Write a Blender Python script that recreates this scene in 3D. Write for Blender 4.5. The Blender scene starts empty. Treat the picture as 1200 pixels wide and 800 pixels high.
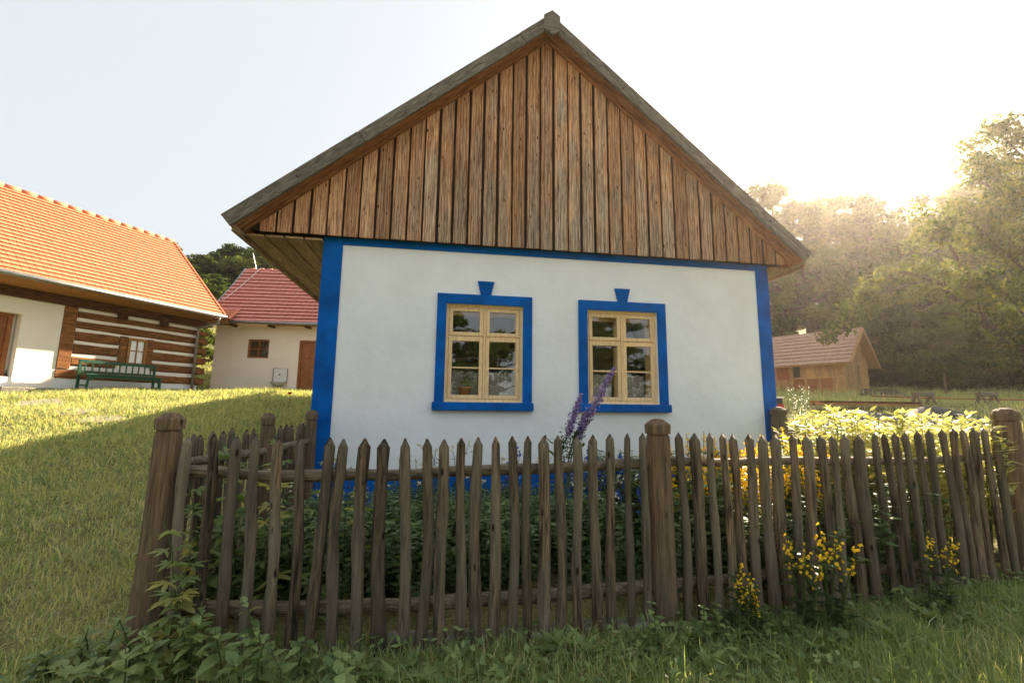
import bpy, math, random
import numpy as np
from mathutils import Vector, Matrix
random.seed(7); RS = np.random.RandomState(11)
S = bpy.context.scene
R = math.radians
CH = 1.35                                   # camera height over the ground by the front fence

# ------------------------------------------------------------------ camera, world, sun
PITCH, ROLL, FPX = .1441, .0122, 525.09
cp, sp = math.cos(PITCH), math.sin(PITCH)
FW = np.array([0, cp, sp]); U0 = np.array([0, -sp, cp]); R0 = np.array([1., 0, 0])
RT = math.cos(ROLL)*R0 + math.sin(ROLL)*U0
UP = -math.sin(ROLL)*R0 + math.cos(ROLL)*U0
cam = bpy.data.cameras.new('camera'); co = bpy.data.objects.new('camera', cam); S.collection.objects.link(co)
cam.sensor_width = 36; cam.lens = FPX/1200*36; cam.clip_start = .05; cam.clip_end = 900
mw = Matrix(((RT[0], UP[0], -FW[0], 0), (RT[1], UP[1], -FW[1], 0), (RT[2], UP[2], -FW[2], CH), (0, 0, 0, 1)))
co.matrix_world = mw; S.camera = co

SUN_AZ, SUN_EL = 38.0, 28.0                 # degrees to the right of straight ahead, degrees up
w = bpy.data.worlds.new("World"); S.world = w; w.use_nodes = True
nt = w.node_tree; nt.nodes.clear()
sky = nt.nodes.new('ShaderNodeTexSky'); sky.sky_type = 'NISHITA'; sky.sun_disc = False
sky.sun_elevation = R(SUN_EL); sky.sun_rotation = R(SUN_AZ)
sky.air_density = 1.0; sky.dust_density = 3.0; sky.ozone_density = 1.0; sky.altitude = 200
bg = nt.nodes.new('ShaderNodeBackground'); bg.inputs[1].default_value = .15
ow = nt.nodes.new('ShaderNodeOutputWorld')
veil = nt.nodes.new('ShaderNodeMix'); veil.data_type = 'RGBA'; veil.inputs[0].default_value = .94   # thin bright summer overcast veil
nt.links.new(sky.outputs[0], veil.inputs[6]); veil.inputs[7].default_value = (1.27, 1.37, 1.405, 1)
nt.links.new(veil.outputs[2], bg.inputs[0]); nt.links.new(bg.outputs[0], ow.inputs[0])
sl = bpy.data.lights.new('sun', 'SUN'); sl.energy = 5.0; sl.angle = R(.5); sl.color = (1, .82, .62)
so = bpy.data.objects.new('sun', sl); S.collection.objects.link(so)
sd = Vector((math.sin(R(SUN_AZ))*math.cos(R(SUN_EL)), math.cos(R(SUN_AZ))*math.cos(R(SUN_EL)), math.sin(R(SUN_EL))))
so.rotation_euler = sd.to_track_quat('Z', 'Y').to_euler(); so.location = (12, 20, 15)
S.view_settings.view_transform = 'Standard'; S.view_settings.look = 'None'
S.view_settings.exposure = 2.02; S.view_settings.gamma = 1
S.cycles.max_bounces = 6; S.cycles.diffuse_bounces = 3; S.cycles.glossy_bounces = 3; S.cycles.transmission_bounces = 3
S.cycles.transparent_max_bounces = 12; S.cycles.volume_bounces = 0
S.cycles.use_denoising = True

# ------------------------------------------------------------------ small helpers
def ray(px, py): return FW + (px-600)/FPX*RT - (py-400)/FPX*UP
def at(px, py, D):                          # a point at forward distance D seen at that spot of the photograph
    d = ray(px, py); p = d*(D/d[1]); return Vector((p[0], p[1], p[2]+CH))
COL = S.collection
def tag(o, label=None, cat=None, group=None, kind=None):
    if label: o['label'] = label
    if cat: o['category'] = cat
    if group: o['group'] = group
    if kind: o['kind'] = kind
    return o
def empty(name, loc, rz=0, label=None, cat=None, group=None):
    o = bpy.data.objects.new(name, None); o.location = loc; o.rotation_euler = (0, 0, rz)
    o.empty_display_size = .1; COL.objects.link(o); return tag(o, label, cat, group)
def link(name, me, mat=None, parent=None, loc=None, rot=None, scale=None):
    o = bpy.data.objects.new(name, me); COL.objects.link(o)
    if mat and not me.materials: me.materials.append(mat)
    if parent: o.parent = parent
    if loc is not None: o.location = loc
    if rot is not None: o.rotation_euler = rot
    if scale is not None: o.scale = scale if hasattr(scale, '__len__') else (scale,)*3
    return o
class MB:
    def __init__(s): s.v = []; s.f = []
    def add(s, vs, fs):
        n = len(s.v); s.v += [tuple(p) for p in vs]; s.f += [tuple(i+n for i in f) for f in fs]; return s
    def box(s, x0, x1, y0, y1, z0, z1):
        return s.add([(x0,y0,z0),(x1,y0,z0),(x1,y1,z0),(x0,y1,z0),(x0,y0,z1),(x1,y0,z1),(x1,y1,z1),(x0,y1,z1)],
            [(0,3,2,1),(4,5,6,7),(0,1,5,4),(1,2,6,5),(2,3,7,6),(3,0,4,7)])
    def bar(s, a, b, wd, th, up=(0,0,1)):   # rectangular bar from a to b
        a, b = Vector(a), Vector(b); d = (b-a).normalized(); up = Vector(up)
        x = d.cross(up)
        if x.length < 1e-4: x = d.cross(Vector((1,0,0)))
        x.normalize(); y = x.cross(d)
        q = [(-1,-1),(1,-1),(1,1),(-1,1)]
        vs = [a+x*i*wd/2+y*j*th/2 for i,j in q]+[b+x*i*wd/2+y*j*th/2 for i,j in q]
        return s.add(vs, [(3,2,1,0),(4,5,6,7),(0,1,5,4),(1,2,6,5),(2,3,7,6),(3,0,4,7)])
    def tube(s, pts, rad, n=6, cap=True):
        pts = [Vector(p) for p in pts]; m = len(pts)
        if not hasattr(rad, '__len__'): rad = [rad]*m
        vs = []; prev = None
        for i, p in enumerate(pts):
            d = (pts[min(i+1,m-1)]-pts[max(i-1,0)]).normalized()
            if prev is None:
                prev = d.cross(Vector((0,0,1)))
                if prev.length < .05: prev = d.cross(Vector((0,1,0)))
            x = (prev - d*prev.dot(d)).normalized(); prev = x; y = d.cross(x)
            vs += [p+(x*math.cos(2*math.pi*k/n)+y*math.sin(2*math.pi*k/n))*rad[i] for k in range(n)]
        fs = [(i*n+k, i*n+(k+1)%n, (i+1)*n+(k+1)%n, (i+1)*n+k) for i in range(m-1) for k in range(n)]
        if cap: fs += [tuple(range(n-1,-1,-1)), tuple((m-1)*n+k for k in range(n))]
        return s.add(vs, fs)
    def prism(s, poly, w0, w1):             # outline in (x,z), swept in y
        n = len(poly)
        vs = [(x,w0,z) for x,z in poly]+[(x,w1,z) for x,z in poly]
        return s.add(vs, [tuple(range(n)), tuple(range(2*n-1,n-1,-1))]+[(i+n,(i+1)%n+n,(i+1)%n,i) for i in range(n)])
    def lathe(s, prof, n=10, c=(0,0), jit=0):
        vs = []
        for r_, z in prof:
            vs += [(c[0]+r_*math.cos(2*math.pi*(k+.5)/n)*(1+random.uniform(-jit,jit)), c[1]+r_*math.sin(2*math.pi*(k+.5)/n)*(1+random.uniform(-jit,jit)), z) for k in range(n)]
        m = len(prof)
        fs = [(i*n+k, i*n+(k+1)%n, (i+1)*n+(k+1)%n, (i+1)*n+k) for i in range(m-1) for k in range(n)]
        fs += [tuple(range(n-1,-1,-1)), tuple((m-1)*n+k for k in range(n))]
        return s.add(vs, fs)
    def mesh(s, name, smooth=False):
        me = bpy.data.meshes.new(name); me.from_pydata(s.v, [], s.f)
        if smooth: me.polygons.foreach_set('use_smooth', [True]*len(me.polygons))
        me.update(); return me
    def build(s, name, mat, parent=None, smooth=False, loc=None, rot=None, bevel=0):
        o = link(name, s.mesh(name, smooth), mat, parent, loc, rot)
        if bevel:
            b = o.modifiers.new('bevel', 'BEVEL'); b.width = bevel; b.segments = 1; b.limit_method = 'ANGLE'
        return o
def np_mesh(name, V, F, attr=None, smooth=False):
    V = np.asarray(V, np.float32).reshape(-1,3); F = np.asarray(F, np.int32); k = F.shape[1]
    me = bpy.data.meshes.new(name); me.vertices.add(len(V)); me.vertices.foreach_set('co', V.ravel())
    me.loops.add(F.size); me.loops.foreach_set('vertex_index', F.ravel())
    me.polygons.add(len(F)); me.polygons.foreach_set('loop_start', np.arange(0, F.size, k, dtype=np.int32))
    me.polygons.foreach_set('use_smooth', np.full(len(F), bool(smooth)))
    me.update(calc_edges=True)
    if attr is not None:
        a = me.attributes.new('rnd', 'FLOAT', 'POINT'); a.data.foreach_set('value', np.asarray(attr, np.float32))
    return me
def copy_tree(o, parent=None):
    c = o.copy(); COL.objects.link(c)
    if parent: c.parent = parent
    for ch in list(o.children): copy_tree(ch, c)
    return c

# ------------------------------------------------------------------ materials
def mat(name):
    m = bpy.data.materials.new(name); m.use_nodes = True; n = m.node_tree.nodes
    return m, m.node_tree, n.get('Principled BSDF')
def N(t, kind, **kw):
    n = t.nodes.new(kind)
    for k, v in kw.items():
        if k.startswith('i_'): n.inputs[k[2:].replace('_',' ')].default_value = v
        else: setattr(n, k, v)
    return n
def coords(t, scale=(1,1,1), obj=True, rnd=True):
    tc = N(t, 'ShaderNodeTexCoord'); mp = N(t, 'ShaderNodeMapping'); mp.inputs['Scale'].default_value = scale
    t.links.new(tc.outputs['Object' if obj else 'Generated'], mp.inputs[0])
    if rnd:
        oi = N(t, 'ShaderNodeObjectInfo'); m = N(t, 'ShaderNodeMath', operation='MULTIPLY'); m.inputs[1].default_value = 37.
        t.links.new(oi.outputs['Random'], m.inputs[0]); t.links.new(m.outputs[0], mp.inputs['Location'])
    return mp.outputs[0]
def ramp(t, src, stops):
    r = N(t, 'ShaderNodeValToRGB'); e = r.color_ramp.elements
    while len(e) < len(stops): e.new(.5)
    for k, (p, c) in enumerate(stops): e[k].position = p; e[k].color = (*c, 1) if len(c) == 3 else c
    t.links.new(src, r.inputs[0]); return r.outputs[0]
def mixc(t, fac, a, b, mode='MIX'):
    m = N(t, 'ShaderNodeMix', data_type='RGBA', blend_type=mode)
    for sock, v in ((m.inputs[0], fac), (m.inputs[6], a), (m.inputs[7], b)):
        if hasattr(v, 'node'): t.links.new(v, sock)
        elif hasattr(v, '__len__'): sock.default_value = (*v, 1)
        else: sock.default_value = v
    return m.outputs[2]
def bump(t, bsdf, src, strength=.4, dist=.01):
    b = N(t, 'ShaderNodeBump'); b.inputs['Strength'].default_value = strength; b.inputs['Distance'].default_value = dist
    t.links.new(src, b.inputs['Height']); t.links.new(b.outputs[0], bsdf.inputs['Normal'])
def math_(t, op, a, b=None, clamp=False):
    m = N(t, 'ShaderNodeMath', operation=op, use_clamp=clamp)
    for i, v in enumerate((a, b)):
        if v is None: continue
        if hasattr(v, 'node'): t.links.new(v, m.inputs[i])
        else: m.inputs[i].default_value = v
    return m.outputs[0]

def wood(name, dark, light, scale=(14,14,1.2), knots=True, rough=.8, grey=None, grey_amt=.5, var=.35, bmp=.5, contrast=(.35,.65), fine=.8):
    m, t, p = mat(name); c = coords(t, scale)
    n1 = N(t, 'ShaderNodeTexNoise', i_Scale=3., i_Detail=8., i_Roughness=.65); t.links.new(c, n1.inputs[0]); n1.inputs['Distortion'].default_value = .6
    col = ramp(t, n1.outputs[0], [(contrast[0], dark), (contrast[1], light)])
    cf = coords(t, tuple(v*4.5 if v > 3 else v*2.2 for v in scale)); nf = N(t, 'ShaderNodeTexNoise', i_Scale=3., i_Detail=4.); t.links.new(cf, nf.inputs[0])
    col = mixc(t, fine, col, ramp(t, nf.outputs[0], [(.34,(.38,.36,.34)), (.52,(1.05,1.05,1.05))]), 'MULTIPLY')
    if grey:
        c2 = coords(t, (3,3,.7)); n2 = N(t, 'ShaderNodeTexNoise', i_Scale=1.6, i_Detail=5.); t.links.new(c2, n2.inputs[0])
        f = ramp(t, n2.outputs[0], [(.38, (0,0,0)), (.62, (grey_amt,)*3)])
        g = mixc(t, n1.outputs[0], tuple(x*.45 for x in grey), grey)
        col = mixc(t, f, col, g)
    if knots:
        c3 = coords(t, (5,5,1.9)); v = N(t, 'ShaderNodeTexVoronoi', i_Scale=2.2); t.links.new(c3, v.inputs[0])
        k = ramp(t, v.outputs['Distance'], [(.06, (1,1,1)), (.13, (0,0,0))])
        col = mixc(t, k, col, tuple(x*.45 for x in dark))
    oi = N(t, 'ShaderNodeObjectInfo'); vv = math_(t, 'MULTIPLY_ADD', oi.outputs['Random'], var*2); vv.node.inputs[2].default_value = 1-var
    cm = N(t, 'ShaderNodeCombineColor');
    for i in range(3): t.links.new(vv, cm.inputs[i])
    col = mixc(t, 1., col, cm.outputs[0], 'MULTIPLY')
    t.links.new(col, p.inputs['Base Color']); p.inputs['Roughness'].default_value = rough; p.inputs['Specular IOR Level'].default_value = .25
    bump(t, p, n1.outputs[0], bmp, .006)
    return m
def gable_wood(name):                        # boards greyed low down, orange edges, dark grain
    m, t, p = mat(name)
    c = coords(t, (22,8,1.3)); n1 = N(t, 'ShaderNodeTexNoise', i_Scale=2.4, i_Detail=9., i_Roughness=.68); t.links.new(c, n1.inputs[0]); n1.inputs['Distortion'].default_value = 1.2
    tc = N(t, 'ShaderNodeTexCoord'); sx = N(t, 'ShaderNodeSeparateXYZ'); t.links.new(tc.outputs['Object'], sx.inputs[0])
    warm = ramp(t, n1.outputs[0], [(.34,(.17,.065,.028)), (.46,(.54,.25,.12)), (.60,(.80,.47,.25))])
    greyc = ramp(t, n1.outputs[0], [(.34,(.075,.060,.048)), (.47,(.32,.245,.18)), (.62,(.62,.49,.37))])
    c2 = coords(t, (2.6,2.6,.9)); n2 = N(t, 'ShaderNodeTexNoise', i_Scale=1.5, i_Detail=4.); t.links.new(c2, n2.inputs[0])
    edge = math_(t, 'MULTIPLY', math_(t, 'ABSOLUTE', sx.outputs[0]), 15.)        # 0 in the middle, ~1 at the edge
    edge = math_(t, 'POWER', edge, 3., )
    oi = N(t, 'ShaderNodeObjectInfo')
    h = math_(t, 'MULTIPLY', sx.outputs[2], -.42)                                  # lower = greyer
    f = math_(t, 'ADD', math_(t, 'ADD', math_(t, 'MULTIPLY', n2.outputs[0], 2.6), h), math_(t, 'MULTIPLY', oi.outputs['Random'], .7))
    f = math_(t, 'SUBTRACT', math_(t, 'SUBTRACT', f, .62), math_(t, 'MULTIPLY', edge, .55))
    f = math_(t, 'MULTIPLY', f, 1., True)
    # boards near the eaves are sheltered and stay orange: object-space attribute of the board
    at_ = N(t, 'ShaderNodeAttribute', attribute_type='OBJECT', attribute_name='wear'); f = math_(t, 'MULTIPLY', f, at_.outputs['Fac'], True)
    col = mixc(t, f, warm, greyc)
    wv = N(t, 'ShaderNodeTexWave', i_Scale=1.1, i_Distortion=9., i_Detail=2.); wv.bands_direction = 'X'
    c4 = coords(t, (9,9,.45)); t.links.new(c4, wv.inputs[0])
    gr = ramp(t, wv.outputs[0], [(.0,(.45,.42,.40)), (.22,(1,1,1)), (1,(1,1,1))])
    col = mixc(t, .75, col, gr, 'MULTIPLY')
    c3 = coords(t, (4.5,4.5,1.7)); v = N(t, 'ShaderNodeTexVoronoi', i_Scale=2.4); t.links.new(c3, v.inputs[0])
    k = ramp(t, v.outputs['Distance'], [(.07,(1,1,1)), (.12,(0,0,0))]); col = mixc(t, k, col, (.16,.045,.012))
    cm = N(t, 'ShaderNodeCombineColor'); vv = math_(t, 'MULTIPLY_ADD', oi.outputs['Random'], .56); vv.node.inputs[2].default_value = .62
    for i in range(3): t.links.new(vv, cm.inputs[i])
    col = mixc(t, 1., col, cm.outputs[0], 'MULTIPLY')
    t.links.new(col, p.inputs['Base Color']); p.inputs['Roughness'].default_value = .75; p.inputs['Specular IOR Level'].default_value = .2
    bump(t, p, n1.outputs[0], .5, .005); return m
def plain(name, c, rough=.8, var=.12, scale=6., spec=.3, bmp=.15, metal=0, dist=.004, rnd=True):
    m, t, p = mat(name); cc = coords(t, (1,1,1), rnd=rnd); n = N(t, 'ShaderNodeTexNoise', i_Scale=scale, i_Detail=6., i_Roughness=.6); t.links.new(cc, n.inputs[0])
    col = ramp(t, n.outputs[0], [(.3, tuple(x*(1-var) for x in c)), (.7, tuple(min(1,x*(1+var)) for x in c))])
    t.links.new(col, p.inputs['Base Color']); p.inputs['Roughness'].default_value = rough; p.inputs['Specular IOR Level'].default_value = spec
    p.inputs['Metallic'].default_value = metal
    if bmp: bump(t, p, n.outputs[0], bmp, dist)
    return m
def stucco(name, c, stain=(.5,.45,.38), amt=.25):
    m, t, p = mat(name); cc = coords(t, (1,1,1), rnd=False)
    a = N(t, 'ShaderNodeTexNoise', i_Scale=1.3, i_Detail=6., i_Roughness=.6); t.links.new(cc, a.inputs[0])
    b = N(t, 'ShaderNodeTexNoise', i_Scale=60., i_Detail=4.); t.links.new(cc, b.inputs[0])
    d = N(t, 'ShaderNodeTexNoise', i_Scale=7., i_Detail=3.); t.links.new(cc, d.inputs[0])
    f = ramp(t, a.outputs[0], [(.42,(0,0,0)), (.8,(amt,)*3)])
    col = mixc(t, f, c, stain)
    t.links.new(col, p.inputs['Base Color']); p.inputs['Roughness'].default_value = .9; p.inputs['Specular IOR Level'].default_value = .15
    h = math_(t, 'ADD', math_(t, 'MULTIPLY', b.outputs[0], .10), math_(t, 'MULTIPLY', d.outputs[0], 1.0))
    bump(t, p, h, .4, .022); return m
def leafmat(name, dark, light, trans=.35, rough=.5, yellow=None, spec=.3):
    m, t, p = mat(name)
    a = N(t, 'ShaderNodeAttribute', attribute_name='rnd'); oi = N(t, 'ShaderNodeObjectInfo')
    f = math_(t, 'FRACT', math_(t, 'ADD', a.outputs['Fac'], math_(t, 'MULTIPLY', oi.outputs['Random'], 1.0)))
    st = [(.0, dark), (.85, light)]
    if yellow: st = [(.0, dark), (.7, light), (.95, yellow)]
    col = ramp(t, f, st)
    t.links.new(col, p.inputs['Base Color']); p.inputs['Roughness'].default_value = rough; p.inputs['Specular IOR Level'].default_value = spec
    tr = N(t, 'ShaderNodeBsdfTranslucent'); c2 = mixc(t, 1., col, (1.55,1.4,.62), 'MULTIPLY'); t.links.new(c2, tr.inputs[0])
    mx = N(t, 'ShaderNodeMixShader'); mx.inputs[0].default_value = trans
    out = t.nodes.get('Material Output'); t.links.new(p.outputs[0], mx.inputs[1]); t.links.new(tr.outputs[0], mx.inputs[2]); t.links.new(mx.outputs[0], out.inputs[0])
    return m
def glassmat(name, refl=.35, tint=(.85,.9,.88)):
    m, t, p = mat(name); t.nodes.remove(p); out = t.nodes.get('Material Output')
    g = N(t, 'ShaderNodeBsdfGlossy'); g.inputs['Roughness'].default_value = .01; g.inputs[0].default_value = (.95,.95,.95,1)
    tr = N(t, 'ShaderNodeBsdfTransparent'); tr.inputs[0].default_value = (*tint, 1)
    lw = N(t, 'ShaderNodeLayerWeight'); fr = math_(t, 'MULTIPLY', math_(t, 'POWER', lw.outputs['Facing'], 4.), .3)
    c = coords(t, (1,1,1)); n = N(t, 'ShaderNodeTexNoise', i_Scale=3.5, i_Detail=1.); t.links.new(c, n.inputs[0])
    b = N(t, 'ShaderNodeBump'); b.inputs['Strength'].default_value = .12; b.inputs['Distance'].default_value = .01
    t.links.new(n.outputs[0], b.inputs['Height']); t.links.new(b.outputs[0], g.inputs['Normal'])
    f = math_(t, 'ADD', fr, refl, True)
    mx = N(t, 'ShaderNodeMixShader'); t.links.new(f, mx.inputs[0]); t.links.new(tr.outputs[0], mx.inputs[1]); t.links.new(g.outputs[0], mx.inputs[2]); t.links.new(mx.outputs[0], out.inputs[0])
    return m
def lacemat():
    m, t, p = mat('lace'); out = t.nodes.get('Material Output'); p.inputs['Base Color'].default_value = (.88,.86,.80,1); p.inputs['Roughness'].default_value = .9
    c = coords(t, (1,1,1)); v = N(t, 'ShaderNodeTexVoronoi', i_Scale=55.); t.links.new(c, v.inputs[0])
    n = N(t, 'ShaderNodeTexNoise', i_Scale=14.); t.links.new(c, n.inputs[0])
    f = math_(t, 'ADD', v.outputs['Distance'], math_(t, 'MULTIPLY', n.outputs[0], .8))
    f = ramp(t, f, [(.66,(1,1,1)), (.84,(.45,.45,.45))])
    tr = N(t, 'ShaderNodeBsdfTransparent'); mx = N(t, 'ShaderNodeMixShader'); t.links.new(f, mx.inputs[0]); t.links.new(tr.outputs[0], mx.inputs[1]); t.links.new(p.outputs[0], mx.inputs[2]); t.links.new(mx.outputs[0], out.inputs[0])
    return m
def tilemat(name, a, b):
    m, t, p = mat(name)
    at_ = N(t, 'ShaderNodeAttribute', attribute_name='rnd'); c = coords(t, (1,1,1)); n = N(t, 'ShaderNodeTexNoise', i_Scale=9., i_Detail=4.); t.links.new(c, n.inputs[0])
    f = math_(t, 'ADD', math_(t, 'MULTIPLY', at_.outputs['Fac'], .22), math_(t, 'MULTIPLY', n.outputs[0], .8))
    col = ramp(t, f, [(.1, a), (.9, b)]); t.links.new(col, p.inputs['Base Color']); p.inputs['Roughness'].default_value = .6; p.inputs['Specular IOR Level'].default_value = .35
    return m
M = dict(
 white=stucco('white_plaster', (.88,.91,.94), (.62,.63,.60), .42), cream=stucco('cream_plaster', (.93,.81,.69), (.78,.60,.44), .4), warmwhite=stucco('warm_white_plaster', (.90,.86,.79), (.72,.64,.52), .3),
 blue=plain('blue_paint', (.001,.105,.43), .6, .28, 4., .10, .15),
 gable=gable_wood('weathered_boards'), recess=wood('dark_underboard', (.026,.023,.021), (.09,.07,.056), knots=False, bmp=.3),
 barge=wood('grey_barge', (.065,.058,.046), (.29,.26,.21), scale=(2,14,14), knots=True, var=.1, contrast=(.3,.7)),
 under=wood('underside_orange', (.20,.085,.034), (.52,.25,.11), scale=(1.2,9,14), knots=True, var=.2),
 soffit=wood('soffit_boards', (.16,.10,.045), (.50,.34,.17), scale=(12,1.0,12), var=.25, contrast=(.3,.7)),
 pine=wood('pale_pine', (.74,.50,.25), (.95,.72,.42), scale=(18,18,2.5), knots=False, rough=.45, var=.06, bmp=.12, fine=.15),
 pinein=wood('honey_pine', (.66,.40,.15), (.90,.60,.27), scale=(18,18,2.5), knots=False, rough=.5, var=.06, bmp=.1, fine=.15),
 picket=wood('picket_wood', (.026,.018,.012), (.20,.14,.088), scale=(16,16,1.1), grey=(.21,.185,.135), grey_amt=.8, var=.36, contrast=(.40,.61), bmp=1.),
 post=wood('post_wood', (.06,.036,.021), (.27,.175,.10), scale=(12,12,.8), grey=(.17,.15,.11), grey_amt=.55, var=.08, bmp=.8, contrast=(.3,.7)),
 rail=wood('rail_wood', (.08,.064,.045), (.33,.265,.18), scale=(1.2,14,14), knots=False, var=.15, bmp=.8, contrast=(.33,.66)),
 log=wood('log_wood', (.10,.038,.012), (.36,.155,.05), scale=(1.0,9,9), var=.22, contrast=(.33,.66)),
 beam=wood('dark_beam', (.035,.016,.008), (.17,.075,.028), scale=(1.0,7,7), var=.2),
 eave=wood('eave_wood', (.28,.12,.035), (.50,.25,.085), scale=(1.0,9,9), knots=False, var=.1),
 door=wood('door_wood', (.22,.075,.022), (.42,.16,.055), scale=(12,12,1.2), knots=False, rough=.5, var=.15),
 shed=wood('shed_wood', (.38,.20,.08), (.68,.42,.19), scale=(12,12,1.1), var=.22),
 green=plain('green_paint', (.012,.085,.045), .45, .25, 12., .4, .1),
 gutter=plain('zinc', (.30,.31,.30), .4, .2, 8., .5, .05, metal=.7), pipe=plain('galvanised_pipe', (.27,.24,.20), .5, .15, 8., .5, .05),
 tile=tilemat('orange_tile', (.56,.17,.075), (.68,.26,.13)), redtile=tilemat('red_tile', (.52,.15,.12), (.70,.28,.22)), oldtile=tilemat('old_tile', (.36,.21,.15), (.56,.37,.27)),
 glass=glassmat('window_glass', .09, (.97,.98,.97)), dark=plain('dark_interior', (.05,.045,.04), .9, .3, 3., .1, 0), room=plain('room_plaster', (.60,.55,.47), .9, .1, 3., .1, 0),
 lace=lacemat(), pot=plain('terracotta', (.50,.20,.10), .7, .12), metal=plain('dark_metal', (.06,.06,.055), .4, .2, 20., .5, 0, metal=.6),
 ceramic=plain('white_ceramic', (.75,.73,.68), .3, .05), slab=plain('pale_slab', (.40,.35,.24), .9, .2, 7.), stone=plain('stone', (.26,.24,.20), .9, .3, 7., .2, .6, dist=.02), soil=plain('soil', (.06,.042,.028), .95, .4, 12., .1, .8, dist=.03),
 tarp=plain('grey_tarp', (.035,.038,.040), .6, .4, 5., .4, .5, dist=.03), rust=plain('rust', (.36,.13,.05), .7, .2), redp=plain('red_plastic', (.35,.03,.03), .4, .1),
 grass=leafmat('grass_blades', (.17,.25,.105), (.40,.48,.23), .5, .5, (.58,.55,.33)), lawn=leafmat('lawn_grass', (.19,.27,.13), (.38,.43,.22), .5, .55, (.58,.54,.33)),
 nettle=leafmat('weed_leaf', (.10,.165,.060), (.28,.36,.14), .4, .45), pale=leafmat('pale_leaf', (.20,.27,.11), (.34,.40,.20), .5, .5, (.50,.46,.14)),
 herb=leafmat('garden_leaf', (.07,.13,.05), (.21,.30,.13), .3, .5), bright=leafmat('lime_leaf', (.26,.31,.12), (.56,.56,.30), .5, .5),
 loose=leafmat('willowy_leaf', (.030,.060,.015), (.08,.12,.035), .35, .5), yellow=leafmat('yellow_petals', (.85,.58,.015), (.98,.74,.05), .35, .6), purple=leafmat('purple_petals', (.20,.14,.42), (.42,.34,.68), .35, .6),
 bluef=leafmat('blue_petals', (.03,.07,.40), (.08,.16,.60), .3, .6), whitef=leafmat('white_petals', (.6,.6,.58), (.8,.8,.78), .3, .6), red=plain('red_petals', (.5,.02,.01), .6),
 tree=leafmat('tree_leaf', (.018,.038,.010), (.070,.115,.034), .42, .7, (.11,.14,.038), spec=.08), tree2=leafmat('light_tree_leaf', (.045,.075,.018), (.12,.16,.046), .42, .7, (.19,.20,.055), spec=.08),
 bark=wood('bark', (.04,.028,.018), (.14,.10,.07), scale=(8,8,1.5), knots=False, var=.1, bmp=1.), stem=plain('stem', (.07,.10,.03), .6, .2, bmp=0),
)
# ------------------------------------------------------------------ ground
GP = [(-90,-2.4),(0,-1.42),(3.2,-1.35),(4.5,-1.20),(6.2,-.87),(8.5,-.28),(11.3,.18),(14,.30),(17.5,.42),(20,.52),(24,.85),(30,1.9),(45,6),(70,14),(130,30)]
gx_, gz_ = np.array([a for a, b in GP]), np.array([b for a, b in GP])
def g(x, y):
    x = np.asarray(x, float); y = np.asarray(y, float)
    z = sum(np.interp(y+d, gx_, gz_) for d in (-.8,-.4,0,.4,.8))/5
    s = np.clip((-x-5.5)/4.5, 0, 1); s = s*s*(3-2*s)
    z = z + s*np.interp(y, [17,20.5,25,30,45,70],[0,.75,1.9,3.1,1.5,3])
    z = z + .02*np.sin(x*1.7+y*.6)+.015*np.sin(y*2.3-x*.8)
    return z + CH
def gz(x, y): return float(g(x, y))
def make_ground():
    xs = np.concatenate([np.arange(-120,-16,4), np.arange(-16,12,.35), np.arange(12,121,4)])
    ys = np.concatenate([np.arange(-110,-4,6), np.arange(-4,24,.35), np.arange(24,131,3)])
    X, Y = np.meshgrid(xs, ys); Z = g(X, Y); n, m = X.shape
    V = np.stack([X, Y, Z], -1).reshape(-1,3); I = np.arange(n*m).reshape(n, m)
    F = np.stack([I[:-1,:-1], I[:-1,1:], I[1:,1:], I[1:,:-1]], -1).reshape(-1,4)
    mm, t, p = mat('meadow_soil'); c = coords(t, (1,1,1), rnd=False)
    a = N(t, 'ShaderNodeTexNoise', i_Scale=2.2, i_Detail=9., i_Roughness=.7); t.links.new(c, a.inputs[0])
    b = N(t, 'ShaderNodeTexNoise', i_Scale=35., i_Detail=5.); t.links.new(c, b.inputs[0])
    col = ramp(t, a.outputs[0], [(.35,(.17,.17,.07)), (.6,(.31,.28,.13))]); col = mixc(t, .6, col, ramp(t, b.outputs[0], [(.3,(.4,.4,.4)),(.7,(1.3,1.25,1.1))]), 'MULTIPLY')
    t.links.new(col, p.inputs['Base Color']); p.inputs['Roughness'].default_value = .95; p.inputs['Specular IOR Level'].default_value = .1; bump(t, p, b.outputs[0], 1., .05)
    o = link('ground', np_mesh('ground', V, F, smooth=True), mm); tag(o, kind='structure')
make_ground()

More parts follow.
